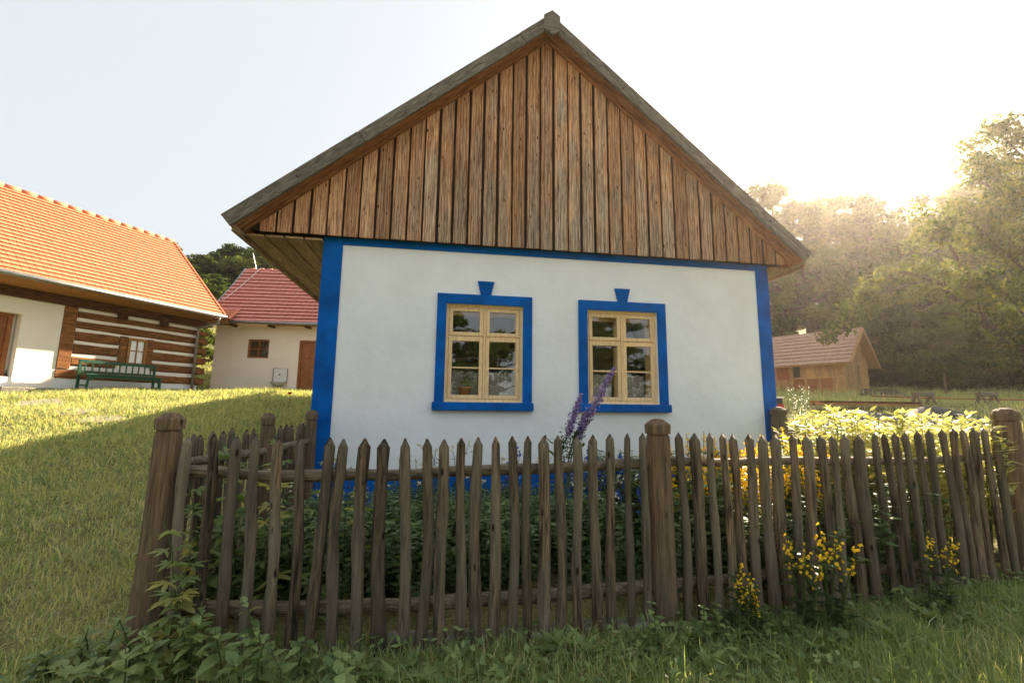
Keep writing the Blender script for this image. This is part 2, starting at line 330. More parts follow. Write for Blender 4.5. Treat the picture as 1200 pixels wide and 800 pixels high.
# ------------------------------------------------------------------ main house: local x along the facade, y into the house, z up
ZB = 1.3; YAW = .151; HX, HY = -2.1219, 4.8551
house = empty('cottage', (HX, HY, CH-ZB), YAW, 'white plastered cottage with blue corners and a tall weathered plank gable', 'cottage')
W_, L_ = 5.5, 9.0
def Z(z): return z+ZB
def hw(u, v, z):                             # house local to world
    return Vector((HX+u*math.cos(YAW)-v*math.sin(YAW), HY+u*math.sin(YAW)+v*math.cos(YAW), CH+z))
wins = [(1.272,2.381), (2.950,4.063)]; WT, WB = 1.284, -.046
op = [(a+.108, b-.108) for a, b in wins]; OT, OB = WT-.115, WB+.09
def front_wall():
    mb = MB(); us = [0, op[0][0], op[0][1], op[1][0], op[1][1], W_]; zs = [-.74, OB, OT, 1.885]
    hole = {(1,1),(3,1)}
    for i in range(5):
        for j in range(3):
            if (i,j) in hole: continue
            mb.add([(us[i],0,Z(zs[j])),(us[i+1],0,Z(zs[j])),(us[i+1],0,Z(zs[j+1])),(us[i],0,Z(zs[j+1]))], [(0,1,2,3)])
            mb.add([(us[i],.34,Z(zs[j])),(us[i+1],.34,Z(zs[j])),(us[i+1],.34,Z(zs[j+1])),(us[i],.34,Z(zs[j+1]))], [(3,2,1,0)])
    for a, b in op:                          # reveals
        y1 = .34
        mb.add([(a,0,Z(OB)),(a,y1,Z(OB)),(a,y1,Z(OT)),(a,0,Z(OT))], [(0,1,2,3)]); mb.add([(b,0,Z(OB)),(b,y1,Z(OB)),(b,y1,Z(OT)),(b,0,Z(OT))], [(3,2,1,0)])
        mb.add([(a,0,Z(OT)),(a,y1,Z(OT)),(b,y1,Z(OT)),(b,0,Z(OT))], [(0,1,2,3)]); mb.add([(a,0,Z(OB)),(a,y1,Z(OB)),(b,y1,Z(OB)),(b,0,Z(OB))], [(3,2,1,0)])
    return mb
front_wall().build('front_wall', M['white'], house)
MB().box(0,W_,0,.34,Z(-1.9),Z(-.741)).build('front_wall', M['blue'], house)['label'] = 'blue painted foot of the front wall'
for x0, x1 in ((0,.34),(W_-.34,W_)):
    MB().box(x0,x1,.341,L_,Z(-1.9),Z(1.885)).build('side_wall', M['white'], house)
MB().box(.341,W_-.341,L_-.34,L_,Z(-1.9),Z(1.885)).build('back_wall', M['white'], house)
MB().box(.341,W_-.341,.341,L_-.341,Z(-.75),Z(-.70)).build('floor', M['soffit'], house)
MB().box(.341,W_-.341,.341,L_-.341,Z(1.80),Z(1.86)).build('ceiling', M['room'], house)
for x0, x1 in ((.341,2.62),(2.70,W_-.341)): MB().box(x0,x1,3.4,3.45,Z(-.7),Z(1.8)).build('partition_wall', M['room'], house)
# blue trim, each piece proud of the wall
MB().box(-.018,.1934,-.018,.20,Z(-1.9),Z(1.872)).build('corner_band', M['blue'], house, bevel=.006)
MB().box(5.3452,W_+.018,-.018,.20,Z(-1.9),Z(1.872)).build('corner_band', M['blue'], house, bevel=.006)
MB().box(.1936,5.345,-.014,-.0005,Z(1.7904),Z(1.87)).build('top_band', M['blue'], house)
MB().box(.1936,5.345,-.014,-.0005,Z(-1.9),Z(-.735)).build('plinth_band', M['blue'], house, bevel=.004)
# gable
UA, ZA = 2.535, 4.63                         # underside apex of the roof
SLS = {-1:.829, 1:.847}; LN = {-1:3.40, 1:3.28}
def zu(u): return ZA-SLS[-1 if u < UA else 1]*abs(u-UA)
gb = MB().prism([(-.76,Z(zu(-.76)-.003)), (-.76,Z(1.872)), (5.72,Z(1.872)), (5.72,Z(zu(5.72)-.003)), (UA,Z(ZA-.004))][::-1], -.085, .0)
gb.build('gable_backing', M['recess'], house)
PW = .1735; k = 0; u = -.83
while u < 5.93:
    wd = PW-.027+random.uniform(-.010,.008); a = max(u, -.80); b = min(u+wd, 5.70); c = (a+b)/2
    if b-a > .04:
        zb = 1.858+random.uniform(-.004,.004); mb = MB(); za, zc = zu(a)-.022, zu(b)-.022
        if zb < min(za, zc)-.01:
            if a < UA < b: top = [(b-c, zc-zb), (UA-c, ZA-.022-zb), (a-c, za-zb)]
            else: top = [(b-c, zc-zb), (a-c, za-zb)]
            # slightly uneven long edges
            nseg = max(2, int((max(za,zc)-zb)/.5)); L = [(a-c+random.uniform(-.003,.003), (za-zb)*(1-i/nseg)) for i in range(1, nseg)]; Rr = [(b-c+random.uniform(-.003,.003), (zc-zb)*i/nseg) for i in range(1, nseg)]
            poly = [(a-c,0),(b-c,0)]+Rr+top+L
            mb.prism(poly, 0, .024)
            y = -.111-random.uniform(0,.004)
            o = mb.build('board', M['gable'], house, loc=(c, y, Z(zb)), bevel=.004)
            o['wear'] = float(np.interp(c, [-.8,.2,1.0,2.0,3.6,4.6,5.8],[.12,.3,.75,1.,1.,.7,.2]))
    u += PW; k += 1
def sloped(name, m, poly, y0, y1, org, s, SL, bevel=0):   # board whose own x axis runs down the slope
    a = s*math.atan(SL); q = [(X*math.cos(a)-Zz*math.sin(a), X*math.sin(a)+Zz*math.cos(a)) for X, Zz in poly]
    if s > 0: q = q[::-1]
    return MB().prism(q, y0, y1).build(name, m, house, loc=(org[0],0,Z(org[1])), rot=(0,a,0), bevel=bevel)
# roof: two decks, barge boards, finial board, gutters of the eaves
TH = .165; V0, V1 = -.325, L_+.45
for s in (-1, 1):
    SL, ln_ = SLS[s], LN[s]; e = UA+s*ln_; ZE = ZA-SL*ln_; sloped('roof_boarding', M['under'], [(0,0),(e-UA,ZE-ZA),(e-UA,ZE-ZA+.03),(0,.03)], V0+.03, V1, (UA,ZA), s, SL)
    poly = [(UA,Z(ZA+.032)),(e,Z(ZE+.032)),(e+s*.06,Z(ZE+TH-.06)),(UA,Z(ZA+TH))]
    if s > 0: poly = poly[::-1]
    MB().prism(poly, V0+.032, V1+.01).build('roof_covering', M['oldtile'], house)
    joints = [(.02,.09),(.09,.62),(.62,1)] if s < 0 else [(.02,.17),(.17,.7),(.7,1)]
    nx, nz = s*SL/math.hypot(SL,1), 1/math.hypot(SL,1); bw = .192*nz
    for j0, j1 in joints:
        a = (UA+s*ln_*j0, ZA-SL*ln_*j0-.008); j1 -= .0012; dx, dz = s*ln_*(j1-j0), -SL*ln_*(j1-j0)
        poly = [(0,0),(dx,dz),(dx+nx*bw,dz+nz*bw),(nx*bw,nz*bw)] if j0 > .04 else [(0,0),(dx,dz),(dx+nx*bw,dz+nz*bw),(0,.192)]
        sloped('barge_board', M['barge'], poly, V0-.01+random.uniform(-.003,.003), V0+.028, a, s, SL, .004)
    # inner rafter board behind the barge, seen from below
    a = (UA+s*.0, ZA-.02); b = (UA+s*(ln_-.06), ZE+SL*.06-.02)
    sloped('verge_rafter', M['under'], [(0,-.012),(b[0]-a[0],b[1]-a[1]-.012),(b[0]-a[0],b[1]-a[1]+.017),(0,.017)], -.150, -.112, a, s, SL)
    # boxed eaves: soffit boards running back along the house
    edges = np.linspace(.81, .005, 5)
    for q in range(4):
        x0, x1 = edges[q], edges[q+1]
        if s < 0: bx_ = (-x0+.011, -x1-.011)
        else: bx_ = (W_+.003+x1*.36, W_-.003+x0*.36)
        MB().box(min(bx_), max(bx_), -.088+random.uniform(-.004,.004), L_, Z(1.80+random.uniform(-.004,.004)), Z(1.822)).build('soffit_board', M['soffit'], house)
    fx = -.84 if s < 0 else W_+.315
    MB().box(fx-.015, fx+.015, V0+.03, V1, Z(1.765), Z(1.832)).build('fascia', M['soffit'], house)
fin = [(-.10,-.075),(0,-.15),(.10,-.075),(.10,.115),(0,.19),(-.10,.115)]
MB().prism(fin, -.022, .016).build('finial_board', M['barge'], house, loc=(UA+.005,V0-.035,Z(ZA+.0)), bevel=.003)
# windows
def bx(name, m, par, a, b, y0, y1, z0, z1, bev=.004, **kw): return MB().box(a,b,y0,y1,z0,z1).build(name, m, par, bevel=bev, **kw)
for wi, (a, b) in enumerate(wins):
    oa, ob = op[wi]
    win = MB().box(a,oa,-.03,-.0005,Z(OB),Z(WT)).box(ob,b,-.03,-.0005,Z(OB),Z(WT)).box(oa,ob,-.0298,-.0005,Z(OT),Z(WT)).build('window', M['blue'], house, bevel=.003)
    win['label'] = ['left window with flower pot, blue surround and pale wooden sashes','right window behind the purple flower spikes, blue surround and pale wooden sashes'][wi]
    bx('sill', M['blue'], win, a-.022, b+.012, -.075, .03, Z(WB)-.004, Z(OB)-.001, .006)
    c = (a+b)/2+.003
    MB().prism([(c-.06,Z(WT+.001)),(c+.06,Z(WT+.001)),(c+.098,Z(WT+.165)),(c-.098,Z(WT+.165))], -.026, -.0005).build('keystone', M['blue'], win, bevel=.003)
    y0 = .035; f = .032; m = M['pine']
    fr = MB().box(oa,oa+f,y0,y0+.07,Z(OB),Z(OT)).box(ob-f,ob,y0,y0+.07,Z(OB),Z(OT)).box(oa+f,ob-f,y0,y0+.07,Z(OT-f),Z(OT)).box(oa+f,ob-f,y0,y0+.07,Z(OB),Z(OB+.036)).build('frame', m, win, bevel=.003)
    cx = (oa+ob)/2; sp_ = OT-f-.345
    bx('mullion', m, win, cx-.014, cx+.014, y0-.012, y0+.06, Z(OB+.037), Z(OT-f-.001), .003)
    for q, (s0, s1) in enumerate(((oa+f+.003, cx-.016), (cx+.016, ob-f-.003))):
        bx('transom', m, win, s0, s1, y0+.005, y0+.05, Z(sp_-.004), Z(sp_+.012), .002)
        for (z0, z1, bar) in ((sp_+.014, OT-f-.003, 0), (OB+.039, sp_-.006, 1)):
            st = .042; yy = y0-.006
            MB().box(s0,s0+st,yy,yy+.04,Z(z0),Z(z1)).box(s1-st,s1,yy,yy+.04,Z(z0),Z(z1)).box(s0+st,s1-st,yy,yy+.04,Z(z1-st),Z(z1)).box(s0+st,s1-st,yy,yy+.04,Z(z0),Z(z0+st)).build('sash', m, win, bevel=.003)
            zz = [z0+st, z1-st]
            if bar:
                mid = (zz[0]+zz[1])/2; bx('glazing_bar', m, win, s0+st, s1-st, yy+.008, yy+.03, Z(mid-.009), Z(mid+.009), .002); zz = [zz[0], mid-.009, mid+.009, zz[1]]
            for j in range(0, len(zz), 2):
                MB().box(s0+st,s1-st,yy+.018,yy+.021,Z(zz[j]),Z(zz[j+1])).build('pane', M['glass'], win)
    # inner casements
    yi = .17; mi = M['pinein']; zt = OT-.03
    MB().box(oa+.001,oa+.07,yi,yi+.05,Z(OB),Z(zt)).box(ob-.07,ob-.001,yi,yi+.05,Z(OB),Z(zt)).box(oa+.07,ob-.07,yi,yi+.05,Z(zt-.07),Z(zt)).box(oa+.07,ob-.07,yi,yi+.05,Z(OB),Z(OB+.05)).box(cx-.04,cx+.04,yi-.003,yi+.05,Z(OB+.05),Z(zt-.07)).box(oa+.07,ob-.07,yi+.004,yi+.046,Z(sp_-.035),Z(sp_+.025)).build('inner_frame', mi, win)
    MB().box(oa+.001,ob-.001,.105,.338,Z(OB)+.001,Z(OB)+.02).build('inner_sill', mi, win)
    for q, (c0, c1) in enumerate(((oa+.075, cx-.045), (cx+.045, ob-.075))):
        nn = 24; zt2 = OB+.36; vs = []; 
        for i in range(nn+1):
            x = c0+(c1-c0)*i/nn; yv = .245+.012*math.sin(i*1.9+q)
            vs += [(x,yv,Z(OB+.02)),(x,yv+.004,Z(zt2+.01*math.sin(i*.8)))]
        fs = [(2*i,2*i+2,2*i+3,2*i+1) for i in range(nn)]
        cme = MB().add(vs, fs)
        p0 = hw(c0, .33, OB)
        cme.v = [tuple(hw(x,y,z-ZB)) for x,y,z in cme.v]
        tag(cme.build('lace_curtain', M['lace'], None, True), 'white lace half curtain behind the %s casement of the %s window' % (['left','right'][q], ['left','right'][wi]), 'curtain', 'lace curtains in the cottage windows')
# flower pot on the left window's inner sill
pp = hw(op[0][0]+.235, .135, OB+.045)
fp = empty('flower_pot', pp, 0, 'small terracotta pot with a green plant inside the left window', 'flower pot')
fp.scale = (1.25,1.25,1.25); MB().lathe([(.040,0),(.055,.085),(.062,.085),(.062,.105),(.053,.105),(.05,.09)], 14).build('pot', M['pot'], fp, True)

# ------------------------------------------------------------------ foliage machinery
def quads(P, D, Nn, ln, wd, rnd=None):       # leaf diamonds: centres P, long axes D, normals Nn
    P = np.asarray(P); n = len(P); D = D/np.linalg.norm(D, axis=1, keepdims=True); X = np.cross(D, Nn); X /= np.linalg.norm(X, axis=1, keepdims=True)+1e-9
    Nn2 = np.cross(X, D)
    ln = np.broadcast_to(ln, (n,))[:,None]; wd = np.broadcast_to(wd, (n,))[:,None]
    V = np.stack([P-D*ln/2, P+X*wd/2-D*ln*.08-Nn2*wd*.12, P+D*ln/2-Nn2*ln*.10, P-X*wd/2-D*ln*.08-Nn2*wd*.12], 1)
    return V.reshape(-1,3), np.arange(n*4).reshape(n,4), np.repeat(RS.rand(n) if rnd is None else rnd, 4)
def rdir(n): v = RS.normal(size=(n,3)); return v/np.linalg.norm(v, axis=1, keepdims=True)
def crown_mesh(name, clumps, per, ln, wd, tip=.0):   # clumps: (x,y,z,r)
    C = np.array(clumps); n = len(C)*per
    c = np.repeat(C[:,:3], per, 0); r = np.repeat(C[:,3], per); d = rdir(n); d[:,2] *= .75
    rad = RS.rand(n)**.45
    P = c+d*(r*rad)[:,None]; P[:,2] -= .10*r*RS.rand(n)
    nn = rdir(n)+np.array([0,0,1.2]); dd = rdir(n)+np.array([0,0,-.5])
    base = np.repeat(RS.rand(len(C))*.6, per)+RS.rand(n)*.4
    V, F, A = quads(P, dd, nn, ln*(.6+.8*RS.rand(n)), wd*(.6+.8*RS.rand(n)), base)
    return np_mesh(name, V, F, A)
def tree_parts(h, spread, seed, nclump=70, per=170, ln=.26, wd=.15, low=.25, conic=.0, open_=.0):
    rs = random.Random(seed); mb = MB(); cl = []
    tr = h*.028+.05
    pts = [Vector((rs.uniform(-.02,.02)*h*t, rs.uniform(-.02,.02)*h*t, h*.93*t-.3)) for t in np.linspace(0,1,7)]
    mb.tube(pts, [tr*(1-.86*t)*(1.25 if t == 0 else 1) for t in np.linspace(0,1,7)], 8)
    nl = 16
    for i in range(nl):
        t = low*.8+(.92-low*.8)*i/nl; a = i*2.4+rs.uniform(-.4,.4); b = h*.93*t
        prof = math.sin(min(1, (t-low*.6)/(1-low*.6)*.86+.16)*math.pi)**.6
        if conic: prof = (1-t)*1.2
        R_ = spread*prof*rs.uniform(.75,1.1); p0 = Vector((0,0,b)); 
        p2 = Vector((math.cos(a)*R_, math.sin(a)*R_, b+R_*rs.uniform(.1,.5))); p1 = (p0+p2)/2+Vector((0,0,-.05*R_))
        rr = tr*.42*(1-t*.6); mb.tube([p0,p1,p2], [rr,rr*.6,rr*.2], 5)
        for q in range(4):
            f = rs.uniform(.45,1.05); c = p0.lerp(p2, f)+Vector((rs.uniform(-.16,.16)*spread, rs.uniform(-.16,.16)*spread, rs.uniform(-.08,.12)*h)); 
            cl.append((*c, spread*rs.uniform(.12,.22)))
            if q < 2: mb.tube([p0.lerp(p2,.6), c], [rr*.35, rr*.1], 4)
    while len(cl) < nclump:
        a = rs.uniform(0, 6.283); t = rs.uniform(low, 1); prof = math.sin(min(1,(t-low)/(1-low)*.86+.14)*math.pi)**.6
        if conic: prof = (1-t)*1.2
        rr = spread*prof*math.sqrt(rs.uniform(.2,1)); cl.append((math.cos(a)*rr, math.sin(a)*rr, h*t*.98, spread*rs.uniform(.11,.21)))
    return mb, cl
TREES = []
def proto_tree(h, spread, seed, **kw):
    keys = {k: kw.pop(k) for k in ('per','ln','wd') if k in kw}
    mb, cl = tree_parts(h, spread, seed, **kw)
    return mb.mesh('trunk', True), crown_mesh('crown', cl, keys.get('per',170), keys.get('ln',.32), keys.get('wd',.20))
tp = [proto_tree(13, 4.2, 1, nclump=95, per=150), proto_tree(15, 4.0, 2, nclump=100, per=150), proto_tree(12, 4.6, 3, nclump=85, per=150, low=.15), proto_tree(14, 3.0, 4, nclump=85, per=150, low=.12, conic=1.)]
bp = [proto_tree(3.2, 1.9, 5, nclump=70, per=150, ln=.17, wd=.10, low=.02), proto_tree(2.6, 2.1, 6, nclump=70, per=150, ln=.16, wd=.10, low=.02)]
def plant_tree(kind, x, y, s, rz, label, group, lm='tree', name='tree', cat='tree', sz=None, zoff=0):
    tm, cm = (tp if kind < 10 else bp)[kind % 10]
    e = empty(name, (x, y, gz(x, y)-.15+zoff), rz, label, cat, group); e.scale = (s, s, sz or s)
    t = link('trunk', tm, M['bark'], e)
    c = link('crown', cm, None, e)
    if not cm.materials: cm.materials.append(M['tree'])
    c.material_slots[0].link = 'OBJECT'; c.material_slots[0].material = M[lm]; c['kind'] = 'stuff'
    return e
def tree_px(kind, px, ytop, D, label, group, lm='tree', wide=1., rz=None, name='tree', cat='tree'):
    H0 = {0:13,1:15,2:12,3:14,10:3.2,11:2.6}[kind]; p = at(px, ytop, D); z0 = gz(p.x, p.y); s = (p.z-z0)/H0/.96
    return plant_tree(kind, p.x, p.y, s*wide, random.uniform(0,6.28) if rz is None else rz, label, group, lm, sz=s, name=name, cat=cat)
# right hand wood, backlit
gR = 'trees of the wood beyond the shed'
right = [(0,868,262,36,1.0),(1,905,222,33,.95),(2,942,243,36,1.1),(0,975,238,39,1.05),(1,1012,236,36,.95),(2,1050,262,33,1.0),(0,1088,256,37,1.1),(1,1125,232,40,1.0),(2,1165,215,38,1.1),(0,1210,200,36,1.1),(1,1260,170,38,1.1),(2,1320,170,36,1.2),(3,1030,262,45,1.3),(2,1000,300,31,1.),(0,940,290,31,1.)]
for i, (k, px, yt, D, wd) in enumerate(right):
    tree_px(k, px, yt, D, 'tall leafy tree standing in the backlit wood behind the wooden shed', gR, ['tree','tree','tree2'][i%3], wd)
gU = 'undergrowth bushes at the edge of the wood'
for i in range(16):
    px = 925+i*19+random.uniform(-6,6); D = 26+random.uniform(-1.5,2.5); yt = 425-random.uniform(0,24)
    tree_px(10+i%2, px, yt, D, 'dark round bush in the undergrowth at the foot of the wood', gU, ['tree','tree','tree2'][i%3], 1.4, name='bush', cat='bush')
for i in range(9):
    px = 1045+i*20+random.uniform(-8,8); tree_px(10+i%2, px, 385-random.uniform(0,25), 31, 'tall bush in the undergrowth lit from behind', 'tall backlit bushes in the undergrowth', 'tree2', 1.3, name='bush', cat='bush')
# hill behind the left houses
gL = 'trees on the hill behind the farm buildings'
left = [(2,150,330,44,1.),(0,185,292,40,1.),(1,203,286,43,.8),(2,226,312,38,1.),(3,212,297,48,.7),(0,248,304,42,1.1),(1,272,289,45,1.2),(2,296,300,42,1.1),(0,322,306,44,1.1),(1,345,300,47,1.1),(2,366,312,42,1.1),(0,395,300,44,1.1),(2,262,330,34,1.1),(0,308,338,35,1.1),(1,352,335,36,1.),(2,216,345,31,1.2),(2,196,290,38,1.5),(0,214,303,40,1.6),(2,238,302,44,1.5),(0,288,293,46,1.5),(2,330,297,45,1.5),(2,226,325,34,1.5),(0,252,322,36,1.4),(1,186,296,41,1.6)]
for i, (k, px, yt, D, wd) in enumerate(left):
    tree_px(k, px, yt, D, 'leafy tree on the wooded hill behind the red roofed house', gL, 'tree2' if i in (1,2,7,13) else 'tree', wd)
tree_px(10, 236, 378, 22.5, 'leafy tree with pale fruit spots standing in the gap between the two tiled houses', None, 'tree2', .9, name='fruit_tree', cat='tree')
tree_px(11, 243, 405, 24, 'low green bush on the sunny slope seen in the gap between the two tiled houses', None, 'tree2', 1., name='bush', cat='bush')
# trees behind the camera, mirrored in the window panes
for i, (x, y, k) in enumerate([(-24,-24,0),(-15,-27,2),(-8,-24,1),(-2,-29,3),(3,-24,0),(9,-28,2),(14,-23,0),(20,-27,1),(27,-22,0)]):
    plant_tree(k, x, y, 1.0, i, 'leafy tree across the way, mirrored in the window panes', 'trees across the way facing the cottage', 'tree', sz=.72)

# the near tree on the right, its limbs reaching left over the yard
def near_tree():
    base = at(1330, 470, 17); base.z = gz(base.x, base.y)
    e = empty('apple_tree', base, 0, 'big old tree at the right edge with long limbs reaching over the yard', 'tree')
    mb = MB(); cl = []
    def Lc(px, py, D): return at(px, py, D)-base
    def limb(pts, r0, twigs=3, cr=.55):
        P = [Lc(*p) for p in pts]; n = len(P); mb.tube(P, [r0*(1-.8*i/(n-1)) for i in range(n)], 7)
        for i in range(1, n):
            for q in range(twigs):
                c = P[i-1].lerp(P[i], random.uniform(.3,1))+Vector((random.uniform(-.5,.5), random.uniform(-.7,.7), random.uniform(-.4,.6)))
                cl.append((*c, cr*random.uniform(.7,1.2))); mb.tube([P[i-1].lerp(P[i], .6), c], [r0*.18, .01], 4)
    mb.tube([(0,0,-.4),(-.1,0,1.2),(-.35,.1,2.4)], [.34,.27,.22], 9)
    limb([(1300,425,17),(1240,412,16.8),(1198,408,16.6),(1160,386,16.4),(1122,352,16.2),(1098,330,16),(1060,318,15.8)], .17, 3)
    limb([(1300,425,17),(1270,330,17),(1235,250,17),(1205,190,17)], .18, 9, .75)
    limb([(1160,386,16.4),(1120,300,16.2),(1092,250,16)], .08, 9, .6)
    limb([(1200,300,16.8),(1160,262,16.6),(1128,240,16.4)], .06, 9, .65)
    limb([(1225,280,17.4),(1190,230,17.6),(1165,180,17.6)], .06, 9, .7)
    limb([(1198,408,16.6),(1150,372,16),(1100,366,15.5)], .07, 2, .4)
    limb([(1122,352,16.2),(1075,330,15.6),(1030,345,15),(1000,372,14.6),(985,392,14.5)], .06, 4, .42)
    limb([(1235,250,17),(1170,225,17),(1128,200,17)], .08, 7, .6)
    limb([(1205,190,17),(1175,160,17),(1158,150,17)], .05, 5, .5)
    limb([(1240,412,16.8),(1215,330,16.5),(1170,290,16.3),(1140,262,16.2)], .09, 8, .6)
    limb([(1240,412,16.8),(1210,380,16),(1180,345,15.8),(1150,330,15.5)], .06, 6, .5)
    mb.build('trunk', M['bark'], e, True)
    o = link('crown', crown_mesh('crown', cl, 105, .175, .105), M['tree2'], e); o['kind'] = 'stuff'
near_tree()

# ------------------------------------------------------------------ tiled roofs and the farm buildings
def tiles(P0, along, up, nrm, nc, nr, seed=0, shape=None, thick=.02, curve=None):
    # P0 eave corner, along/up vectors for the whole plane; returns joined tile mesh
    rs = np.random.RandomState(seed); P0, along, up, nrm = (np.array(v, float) for v in (P0, along, up, nrm))
    V = []; A = []
    for r_ in range(nr):
        for c in range(nc):
            f0, f1 = c/nc, (c+1)/nc-.05/nc; v0, v1 = r_/nr, (r_+1.12)/nr
            if shape and not shape((f0+f1)/2, (v0+v1)/2): continue
            j = 0
            def pt(f_, v_, h): 
                q = P0+along*f_+up*v_+nrm*h
                if curve: q = q+nrm*curve(v_)
                return q
            hi = thick*2.1+j; lo = thick*.5; e_ = .016
            V += [pt(f0,v0,hi-e_), pt(f1,v0,hi-e_), pt(f1,v0,hi), pt(f0,v0,hi), pt(f1,v1,lo), pt(f0,v1,lo), pt(f0,v1,lo-e_), pt(f1,v1,lo-e_)]
            A += [rs.rand()]*8
    n = len(V)//8; b = np.arange(n)[:,None]*8
    F = np.concatenate([b+np.array(q)[None] for q in ([0,1,2,3],[3,2,4,5],[1,7,4,2],[0,3,5,6],[0,6,7,1])], 0)
    return np_mesh('tiles', np.array(V), F, A)
# log house: local x along facade (toward the far corner), y into the house
AX, AY = -11.198, 16.0; dl = Vector((.346,.938,0)).normalized(); ang = math.atan2(dl.y, dl.x)
LZ = .334
logh = empty('log_house', (AX, AY, CH+LZ-.25), ang, 'long orange tiled farmhouse, half white plaster and half brown logs', 'house')
def zl(z): return z-LZ+.25                   # camera-relative height to local z
T0, T1 = -9.2, .0                            # extent along x
bx('stone_plinth', M['white'], logh, T0, .03, .02, 4.8, -.3, zl(.60), .01)
MB().box(T0,-4.93-.95,.0,4.7,zl(.601),zl(2.655)).build('plaster_wall', M['warmwhite'], logh)
MB().box(-4.75,-3.92,.0,4.7,zl(.30),zl(2.655)).build('plaster_wall', M['warmwhite'], logh)
MB().box(-5.88,-4.75,.28,4.7,zl(.30),zl(2.655)).build('plaster_wall', M['warmwhite'], logh)
MB().box(-5.88,-4.75,.0,.28,zl(2.24),zl(2.655)).build('plaster_wall', M['warmwhite'], logh)
MB().box(-3.919,-.10,.012,4.6,zl(.601),zl(2.70)).build('chinking', M['warmwhite'], logh)
d = bx('door', M['door'], logh, -5.78, -4.93, .20, .26, zl(.32), zl(2.15), .01)
MB().box(-4.93,-4.84,.16,.27,zl(.3),zl(2.235)).box(-5.87,-5.78,.16,.27,zl(.3),zl(2.235)).box(-5.78,-4.93,.16,.27,zl(2.15),zl(2.235)).build('door_frame', M['door'], logh)
bx('door_panel', M['door'], d, -5.68, -5.03, .185, .199, zl(1.2), zl(2.05), .006); bx('door_panel', M['door'], d, -5.68, -5.03, .185, .199, zl(.42), zl(1.08), .006)
bx('corner_post', M['log'], logh, -3.915, -3.62, -.03, .16, zl(.90), zl(2.66), .01)
wl_, wr_, wt_, wb_ = -2.50, -1.78, 1.98, 1.14
rows = [(.62,.885),(.985,1.255),(1.34,1.62),(1.70,1.98),(2.05,2.29),(2.37,2.56)]
for i, (z0, z1) in enumerate(rows):
    segs = [(-3.60,.04)] if (z1 < wb_ or z0 > wt_) else [(-3.60,wl_-.02),(wr_+.22,.04)]
    if i == 0: segs = [(-3.91,.04)]
    for a, b in segs:
        mb = MB(); n = max(3, int((b-a)/.6)); pts = [(a+(b-a)*q/n, .08, zl((z0+z1)/2)) for q in range(n+1)]
        vs = []
        for x, y, z in pts:
            hh = (z1-z0)/2+random.uniform(-.012,.012); dd = .105+random.uniform(-.006,.006)
            vs += [(x,y-dd*.6,z-hh),(x,y-dd,z-hh*.6),(x,y-dd,z+hh*.6),(x,y-dd*.6,z+hh),(x,y+.08,z+hh),(x,y+.08,z-hh)]
        fs = [(k*6+q,(k+1)*6+q,(k+1)*6+(q+1)%6,k*6+(q+1)%6) for k in range(n) for q in range(6)]+[tuple(range(5,-1,-1)),tuple(n*6+q for q in range(6))]
        mb.add(vs, fs).build('log', M['log'], logh)
for i in range(6):                           # crossing log ends of the far corner
    z0, z1 = rows[i]; zz = (z0+z1)/2+(.10 if i % 2 else -.10)
    bx('log_end', M['log'], logh, -.20, -.02, -.16, -.006, zl(z0+.02), zl(z1-.02), .015)
    bx('log_end', M['log'], logh, .041, .26, .02, .20, zl(z0+.02), zl(z1-.02), .015)
for x in (-2.55,-1.35): bx('beam_end', M['beam'], logh, x-.10, x+.10, -.18, .0, zl(2.50), zl(2.66), .01)
bx('wall_beam', M['beam'], logh, T0, .10, -.12, .10, zl(2.66), zl(2.90), .01)
# small window with shutter boards
wn = MB().box(wl_+.22,wl_+.29,-.05,.05,zl(wb_),zl(wt_)).box(wr_-.03,wr_+.04,-.05,.05,zl(wb_),zl(wt_)).box(wl_+.29,wr_-.03,-.05,.05,zl(wt_-.07),zl(wt_)).box(wl_+.29,wr_-.03,-.05,.05,zl(wb_),zl(wb_+.07)).build('window', M['eave'], logh)
bx('jamb_board', M['log'], wn, wl_, wl_+.215, -.03, .05, zl(wb_-.04), zl(wt_+.02), .01); bx('jamb_board', M['log'], wn, wr_+.045, wr_+.24, -.03, .05, zl(wb_-.04), zl(wt_+.02), .01)
wa, wb2 = wl_+.29, wr_-.03; wc = (wa+wb2)/2; wm = (wb_+wt_)/2+.03
MB().box(wc-.015,wc+.015,-.02,.02,zl(wb_+.07),zl(wt_-.07)).box(wa,wc-.015,-.018,.018,zl(wm-.012),zl(wm+.012)).box(wc+.015,wb2,-.018,.018,zl(wm-.012),zl(wm+.012)).build('glazing_bar', M['eave'], wn)
for x0, x1 in ((wa,wc-.015),(wc+.015,wb2)):
    for z0, z1 in ((wb_+.07,wm-.012),(wm+.012,wt_-.07)): MB().box(x0,x1,.0,.004,zl(z0),zl(z1)).build('pane', M['glass'], wn)
MB().box(wa,wb2,.06,.10,zl(wb_),zl(wt_)).build('window_back', M['dark'], wn)
